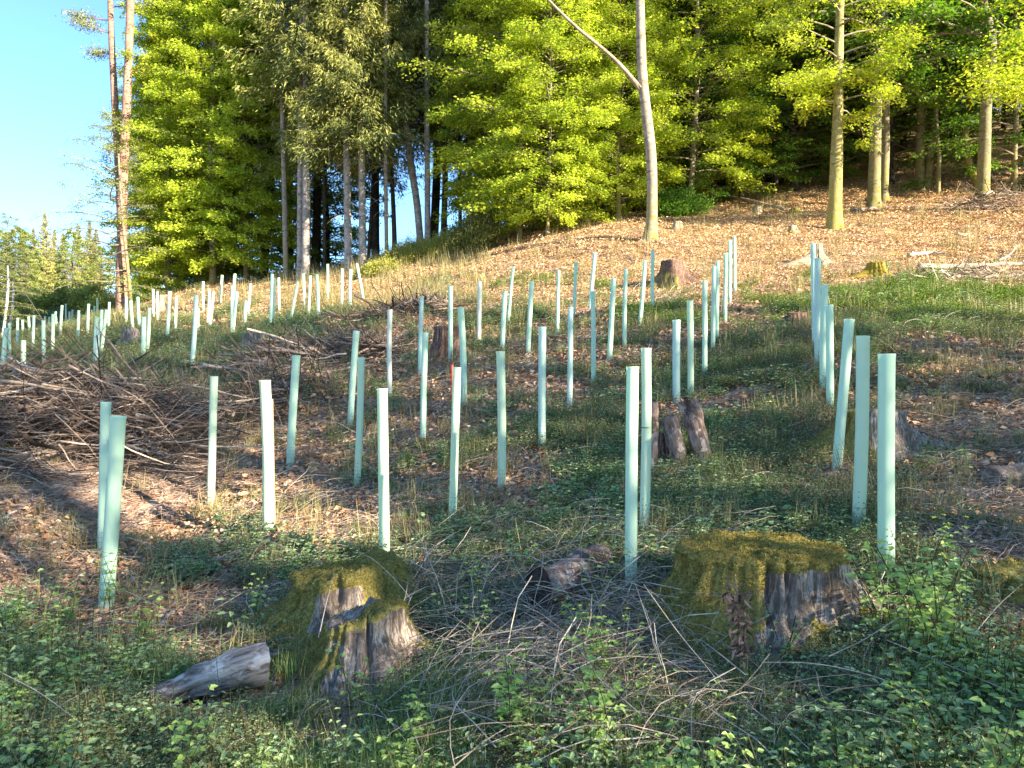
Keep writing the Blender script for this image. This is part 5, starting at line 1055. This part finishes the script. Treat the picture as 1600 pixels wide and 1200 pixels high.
def twigp(G, n, L, rad, mat, r=.0022, lift=.02, arch=.0, pit=.12):
    K = 6; q = np.linspace(-.5, .5, K); a = G.random(n) * 6.283; l = L * G.uniform(.4, 1.3, n); c = np.stack([G.uniform(-rad, rad, n), G.uniform(-rad, rad, n), G.uniform(.002, lift, n)], -1)
    D = np.stack([np.cos(a), np.sin(a), G.normal(0, pit, n)], -1); P = c[:, None] + D[:, None] * (l[:, None] * q)[..., None]; P += G.normal(0, .12, (n, 3))[:, None] * (l[:, None] * (q**2))[..., None]
    P += np.cumsum(G.normal(0, .02, (n, K, 3)) * l[:, None, None], 1); P[..., 2] += arch * l[:, None] * (1 - 4 * q**2); P[..., 2] = np.maximum(P[..., 2], .001)
    V, Fs = tubes(P, (r * G.uniform(.5, 1.6, n))[:, None] * np.linspace(1.1, .5, K)[None], 3); return make_mesh('twigs', V, Fs, np.repeat(np.clip(G.normal(.5, .28, n), 0, 1), (K - 1) * 3), False, [mat])
G = np.random.default_rng(31)
M['sap'] = leafmat('sapling_leaf', [(0, (.20, .30, .08)), (.5, (.36, .48, .13)), (1, (.58, .68, .22))], .35, (1.1, 1.3, .6))
herb = [compound(G, 5, .16, .030, 5, M['herb'], .6) for _ in range(3)] + [compound(G, 5, .13, .018, 9, M['herb'], .8) for _ in range(4)]
small = [compound(G, 9, .15, .016, 11, M['herb2'], .7, False, .0012, True, .8, .1, .6) for _ in range(5)]
smallfar = [compound(G, 26, .16, .026, 9, M['herb2'], 1.1, False, .0012, False) for _ in range(4)]
nettle = [compound(G, 3, .26, .042, 11, M['herb'], .3, False, .002, True, 1, .3, .5) for _ in range(5)]
bilb = [compound(G, 26, .13, .022, 8, M['bright'], 1.1, False, .0012, False) for _ in range(4)]
grass = [tuft(G, 55, .17, M['grass'], .003) for _ in range(4)]
dgrass = [tuft(G, 34, .24, M['drygrass'], .0028, .05, .9) for _ in range(3)]
lit = [litterp(G, 34, .042, .17, M['litter']) for _ in range(4)]
littan = [litterp(G, 80, .036, .24, M['litter_tan']) for _ in range(4)]
tw = [twigp(G, 10, .17, .16, M['stick'], .0019) for _ in range(5)]
twl = [twigp(G, 8, .34, .2, M['stalk'], .0015, .05, .07, .2) for _ in range(5)]
PILE_X = lambda x, y: (np.abs((y - 8.1)) < 1.9) & (x < -2.9)
def G2(fn): return lambda x, y, z, u, v: fn(x, y, z, u, v)
def cov_(x, y, z): return grid(COVER, COVER_Y, x, y, z)
def patch(x, y, s=1.3, o=0): return fbm(x * s + o, y * s + o, 3, 40 + o)
def vis(u, v): return (u > -500) & (u < 2100)
n_ = {}
def clearf2(x, y):
    k = np.ones(len(x))
    for a, b, c in FRONT: k *= np.hypot(x - a, y - b) > c
    return k
def do(name, protos, n, fn_, scf, label, cat, lift=0.0, amt=.4, jit=.1, **kw):
    fn = (lambda x, y, z, u, v: fn_(x, y, z, u, v) * (.3 + .7 * clearf2(x, y))) if name in ('herb_cover', 'small_leaf_cover', 'grass_tufts', 'dead_stalk_tangle', 'dead_stalks') else fn_
    x, y, z, d = sample(n, fn, **kw); s = scf(x, y, d) * R.uniform(.7, 1.3, len(x)); n_[name] = len(x)
    return scatter(name, protos, np.c_[x, y, z + lift], slope_rot(x, y, amt, jit), s, label, cat)
fs = lambda d, k=.45: np.clip((d / 4.6)**k, .62, 2.6)
do('leaf_litter', lit, 19000, lambda x, y, z, u, v: (1 - beechlitter(x, y)) * np.clip(1.25 - .7 * cov_(x, y, z), 0.25, 1) * ~PILE_X(x, y), lambda x, y, d: fs(d), 'brown and grey dead leaves strewn over the clearing', 'leaf litter', amt=1, a=.3)
do('beech_litter', littan, 24000, lambda x, y, z, u, v: beechlitter(x, y) * np.clip(.35 + 1.4 * sstep(.36, .52, patch(x, y, .8, 8)), 0, 1), lambda x, y, d: np.clip(d / 16, .9, 1.7), 'orange tan beech leaves carpeting the sunlit upper slope', 'leaf litter', d0=12, d1=40, a=0, amt=1)
do('fallen_twigs', tw, 14000, lambda x, y, z, u, v: np.clip(1.15 - .6 * cov_(x, y, z), .25, 1) * (1 - .6 * beechlitter(x, y)), lambda x, y, d: fs(d, .4), 'short dead twigs scattered on the ground of the clearing', 'twigs', lift=.004, amt=1, a=.5, d1=32)
dens_dry = np.array([[0]*17, [0]*17, [.1]*17, [.1]*17, [.1]*17, [.15]*17, [.2,.2,.2,.1,.1,.2,.2,.2,.2,.2,.2,.2,.2,.3,.3,.4,.4], [.2,.2,.1,.1,.1,.2,.3,.3,.3,.3,.3,.3,.2,.3,.3,.4,.4], [.3,.2,.1,.1,.2,.3,.3,.3,.3,.3,.3,.3,.2,.3,.3,.5,.5], [.3,.2,.2,.2,.3,.5,.6,.7,.9,1,.8,.4,.3,.4,.3,.4,.4], [.1,.2,.3,.4,.5,.7,.8,.9,1,1,1,.6,.4,.6,.3,.3,.3], [.1,.2,.4,.5,.6,.5,.5,.7,1,1,1,.7,.5,.5,.3,.2,.2], [.05,.05,.1,.1,.1,.1,.2,.4,.8,.8,.7,.6,.5,.4,.2,.2,.2]])
do('dead_stalks', twl, 6000, lambda x, y, z, u, v: grid(dens_dry, COVER_Y, x, y, z), lambda x, y, d: fs(d, .4), 'pale dry bramble stalks lying tangled over the ground', 'dead stalks', lift=.01, amt=1, a=.9, d1=18)
do('herb_cover', herb, 18000, lambda x, y, z, u, v: np.clip(cov_(x, y, z) * 1.5 - .15, 0, 1) * sstep(.42, .52, patch(x, y) + .25 * (cov_(x, y, z) - .5)) * ~PILE_X(x, y), lambda x, y, d: fs(d, .4), 'low blue-green bramble and herb leaves covering the clearing', 'ground plants', a=.55, d1=24)
do('small_leaf_cover', small, 17000, lambda x, y, z, u, v: np.clip(cov_(x, y, z) * 1.4, 0, .9) * sstep(.40, .52, patch(x, y, .9, 5) + .3 * (cov_(x, y, z) - .5)) * ~PILE_X(x, y), lambda x, y, d: fs(d, .4), 'fine small-leaved green plants growing over the clearing', 'ground plants', a=.6, d1=14)
do('far_low_cover', smallfar, 17000, lambda x, y, z, u, v: np.clip(cov_(x, y, z) * 1.2, 0, .85) * sstep(.38, .5, patch(x, y, .5, 3) + .35 * (cov_(x, y, z) - .5)) * (1 - .9 * beechlitter(x, y)), lambda x, y, d: np.clip(d / 11, 1, 2.6), 'low green cover on the farther slope among the tubes', 'ground plants', a=.1, d0=9, d1=85)
do('grass_tufts', grass, 16000, lambda x, y, z, u, v: np.where(v > 1060, np.where(u < 900, 1.0, .5), .05 * cov_(x, y, z)) * sstep(.3, .42, patch(x, y, 1.6, 2)), lambda x, y, d: np.clip(fs(d, .3), .8, 1.6), 'dark green grass growing along the front of the clearing', 'grass', a=1.6, d0=1.6, d1=20)
do('dry_grass', dgrass, 7000, lambda x, y, z, u, v: .22 + .8 * ((v < 480) & (u < 760)), lambda x, y, d: fs(d, .5), 'pale dry grass blades among the green plants', 'grass', a=.6, d1=36)
do('nettle_cover', nettle, 3600, lambda x, y, z, u, v: clearf2(x, y) * np.where((v > 920) & (u > 1300), .8, np.where((v > 1060) & (u > 900), .3, np.where((v > 960) & (u < 140), .4, .02))) * (u > -200) * sstep(.3, .42, patch(x, y, 1.8, 4)), lambda x, y, d: np.clip(fs(d, .2), .6, 1.0), 'knee-high broad-leaved nettles and brambles in the front corners', 'ground plants', a=1.7, d0=1.7, d1=7, jit=.15)
def inell(x, y, z, cu, cv, ru, rv):
    u, v = pxy(x, y, z); return np.exp(-(((u - cu) / ru)**2 + ((v - cv) / rv)**2) * 1.2)
do('bright_green_cover', bilb, 16000, lambda x, y, z, u, v: np.clip(inell(x, y, z, 1450, 478, 210, 26) * 1.4 + inell(x, y, z, 1010, 500, 110, 14) + inell(x, y, z, 860, 440, 60, 12) * .7 + inell(x, y, z, 40, 968, 70, 14) * .9, 0, 1) * sstep(.28, .4, patch(x, y, 1.2, 6)), lambda x, y, d: np.clip(d / 9, .8, 1.8), 'bright yellow-green patch of bilberry catching the sun', 'ground plants', a=.1, d0=4.5, d1=22)
shoot = [compound(G, 4, .42, .034, 9, M['sap'], .4, True, .002, True, .9, .2, .66) for _ in range(3)] + [compound(G, 3, .34, .028, 12, M['herb'], .3, False, .0018, True, .95, .2, .5) for _ in range(3)]
do('bramble_shoots', shoot, 1300, lambda x, y, z, u, v: clearf2(x, y) * np.where(v > 1090, .22, np.where((v > 940) & ((u > 1330) | (u < 230)), .42, np.where((v > 900), .10, .02))) * (u > -150), lambda x, y, d: np.clip(fs(d, .2), .55, .85) * np.where(x > 1.1, 1.3, 1), 'taller bramble shoots with pale green leaves in the foreground', 'ground plants', a=1.7, d0=2.0, d1=6, jit=.15)
tang = [twigp(G, 16, .5, .2, M['stalk'], .0016, .12, .12, .35) for _ in range(4)]
do('dead_stalk_tangle', tang, 1700, lambda x, y, z, u, v: np.clip(np.exp(-(((u - 930) / 150)**2 + ((v - 1040) / 95)**2)) + .6 * np.exp(-(((u - 700) / 90)**2 + ((v - 965) / 50)**2)) + .7 * np.exp(-(((u - 1080) / 260)**2 + ((v - 1165) / 35)**2)) + .35 * np.exp(-(((u - 1340) / 60)**2 + ((v - 990) / 50)**2)), 0, 1), lambda x, y, d: np.clip(fs(d, .2), .8, 1.1), 'tangle of grey dead bramble stalks between the front stumps', 'dead stalks', lift=.02, amt=1, a=1.2, d0=2.2, d1=6)
# ---------------------------------------------------------------- single leafy plants one can pick out
def sapling(label, u, v, vt, mat, nst, lf, nl, seed, trip=True, name='leafy_sapling', spread=.45):
    G = np.random.default_rng(seed); d = hit(u, v) or 3; x = (u - 800) / F * d; z = h1(x, d); h = (v - vt) / F * d * 1.15
    me = compound(G, nst, h, lf, nl, mat, spread, trip, .003, True, .9, .15, .7)
    o = empty(name, (x, d, z)); tag(o, label, 'plant')
    ob = mobj('leaves', me, o); return o
for a in [('tall leafy bramble sapling with bluish round leaves, front left', 105, 1105, 985, M['sap'], 4, .042, 6, 61, True),
          ('low pale leafy plant at the left edge of the foreground', 25, 1130, 1050, M['sap'], 4, .04, 5, 62, True),
          ('bright leafy shoot in front of the cracked mossy stump', 548, 1120, 1010, M['sap'], 4, .030, 8, 63, True),
          ('leafy bramble right of the cracked mossy stump', 660, 1110, 1050, M['sap'], 5, .03, 6, 64, True),
          ('bushy pale green plant in front of the dead stalks, bottom centre', 1008, 1190, 1108, M['sap'], 9, .026, 12, 65, False),
          ('bright young shoots in front of the big mossy stump, left part', 1120, 1125, 1060, M['sap'], 5, .03, 6, 66, True),
          ('leafy plant at the bottom right corner with wide leaves', 1560, 1140, 1020, M['sap'], 5, .045, 7, 67, False),
          ('low leafy plant under the dark-ended log', 770, 1070, 1015, M['sap'], 5, .03, 6, 68, True),
          ('broad-leaved plant climbing beside the thickest right-hand tube', 1385, 1000, 905, M['herb'], 6, .03, 9, 69, False),
          ('sprig growing in front of the bare grey wood of the big stump', 1235, 1040, 955, M['sap'], 4, .022, 8, 70, True),
          ('small yellow-green shoot above the cracked front left stump', 517, 960, 880, M['sap'], 2, .018, 7, 71, False),
          ('pale plant in the grass left of the bleached log', 205, 1160, 1110, M['sap'], 4, .035, 5, 72, True),
          ('big soft leaf plant in the lower right grass', 1240, 1165, 1090, M['herb'], 5, .05, 6, 73, False),
          ('dark green fern-like plant at the bottom, right of centre', 1400, 1190, 1110, M['herb'], 6, .045, 8, 74, False)]:
    sapling(*a)
# withered plant before the big stump and long arching stalks
def stalk(label, pts, w, seed, name='dry_stalk', mat='stalk'):
    P = []
    for (u, v, d) in pts: P.append(at(u, v, d * .9))
    P = np.array(P); s = np.linspace(0, len(P) - 1, 18); Q = np.stack([np.interp(s, np.arange(len(P)), P[:, i]) for i in range(3)], -1); k = np.ones(5) / 5
    Qp = np.pad(Q, ((2, 2), (0, 0)), mode='edge'); Q = np.stack([np.convolve(Qp[:, i], k, 'valid') for i in range(3)], -1)
    o = Q[0].copy(); r = w * .5 / F * pts[0][2] / 2 * np.linspace(1.1, .5, 18); V, Fs = tubes((Q - o)[None], r[None], 5)
    tag(mobj(name, make_mesh(name, V, Fs, np.full(len(Fs[0]), .85), True, [M[mat]]), None, tuple(o)), label, 'dry stalk')
ST = [('long pale stalk sweeping from bottom centre to the right edge', [(850, 1096, 3.0), (1000, 1110, 2.9), (1180, 1150, 2.8), (1340, 1200, 2.65)], 4),
      ('second long stalk sweeping beneath the first', [(840, 1120, 2.95), (1000, 1140, 2.85), (1200, 1180, 2.75), (1400, 1215, 2.6)], 3.5),
      ('dry stalk crossing the face of the big mossy stump low down', [(1180, 1035, 3.15), (1280, 1035, 3.1), (1400, 1065, 3.0), (1500, 1130, 2.85)], 3.5),
      ('light stalk rising right from the big stump towards the thick tube', [(1290, 1028, 3.15), (1350, 1000, 3.2), (1408, 962, 3.3)], 4),
      ('thin stalk slanting from the stump to the lower right', [(1380, 998, 3.3), (1460, 1030, 3.15), (1600, 1090, 2.9)], 3),
      ('straight stalk standing left of the big stump, leaning left', [(1035, 1045, 3.2), (1012, 970, 3.35), (990, 905, 3.5)], 3),
      ('thin stalk falling across the big stump from its left side', [(1000, 905, 3.4), (1060, 990, 3.25), (1120, 1060, 3.1), (1170, 1140, 2.95)], 3),
      ('bent stalk in front of the dead twigs, left of the big stump', [(900, 1190, 2.75), (980, 1130, 2.9), (1060, 1100, 3.0)], 3),
      ('white stalk lying in front of the split stump', [(655, 1098, 3.15), (740, 1112, 3.05), (850, 1160, 2.85), (930, 1185, 2.75)], 4),
      ('stalk crossing the white one in the bottom centre', [(700, 1190, 2.8), (790, 1150, 2.9), (880, 1120, 3.0)], 3.5),
      ('upright thin twig standing on the rounded mossy stump', [(497, 1000, 3.9), (508, 950, 3.95), (523, 890, 4.0)], 3),
      ('arched dry stem above the split stump', [(645, 940, 3.8), (618, 905, 3.9), (580, 870, 4.0), (560, 866, 4.1)], 2.5),
      ('dry stalk in the nettles at the lower right', [(1470, 1160, 2.8), (1520, 1135, 2.85), (1560, 1128, 2.9)], 3),
      ('short stiff stalk at the bottom right', [(1470, 1160, 2.7), (1520, 1185, 2.6)], 4),
      ('thin stalk before the right edge mossy stump', [(1518, 995, 3.3), (1560, 945, 3.4), (1600, 910, 3.5)], 3),
      ('stalk lying in the grass at the front left', [(0, 1050, 3.3), (60, 1080, 3.2), (140, 1140, 3.0)], 3)]
for i, (lab, pts, w) in enumerate(ST): stalk(lab, pts, w, i)
# withered stem with curled brown leaves
G = np.random.default_rng(91); x, y = (1150 - 800) / F * 3.0, 3.0; z = h1(x, y); root = empty('withered_plant', (x, y, z)); tag(root, 'withered plant with curled brown leaves in front of the big mossy stump', 'plant')
tipz = at(1152, 900, 3.0)[2] - z; q = np.linspace(0, 1, 8); P = np.stack([.02 * np.sin(q * 4) + .02 * q, .05 * q, tipz * q], -1)
V, Fs = tubes(P[None], np.full((1, 8), .004) * np.linspace(1.2, .5, 8)[None], 5); mobj('stem', make_mesh('stem', V, Fs, np.full(len(Fs[0]), .2), True, [M['stick']]), root)
n = 150; u = .25 + .6 * G.random(n); c = np.stack([np.interp(u, q, P[:, i]) for i in range(3)], -1) + G.normal(0, 1, (n, 3)) * [.028, .025, .02]; D = G.normal(0, .5, (n, 3)); D[:, 2] -= .8
V, Fs = leaves(c, D, nrm(G.normal(0, 1, (n, 3))), .034 * G.uniform(.6, 1.3, n), .014, .35, True, .4); m_ = leafmat('withered_leaf', [(0, (.10, .05, .035)), (1, (.38, .23, .17))], .1, (1, .8, .6), rough=.7)
mobj('leaves', make_mesh('withered_leaves', V, Fs, rnd_leaf(n), False, [m_]), root)
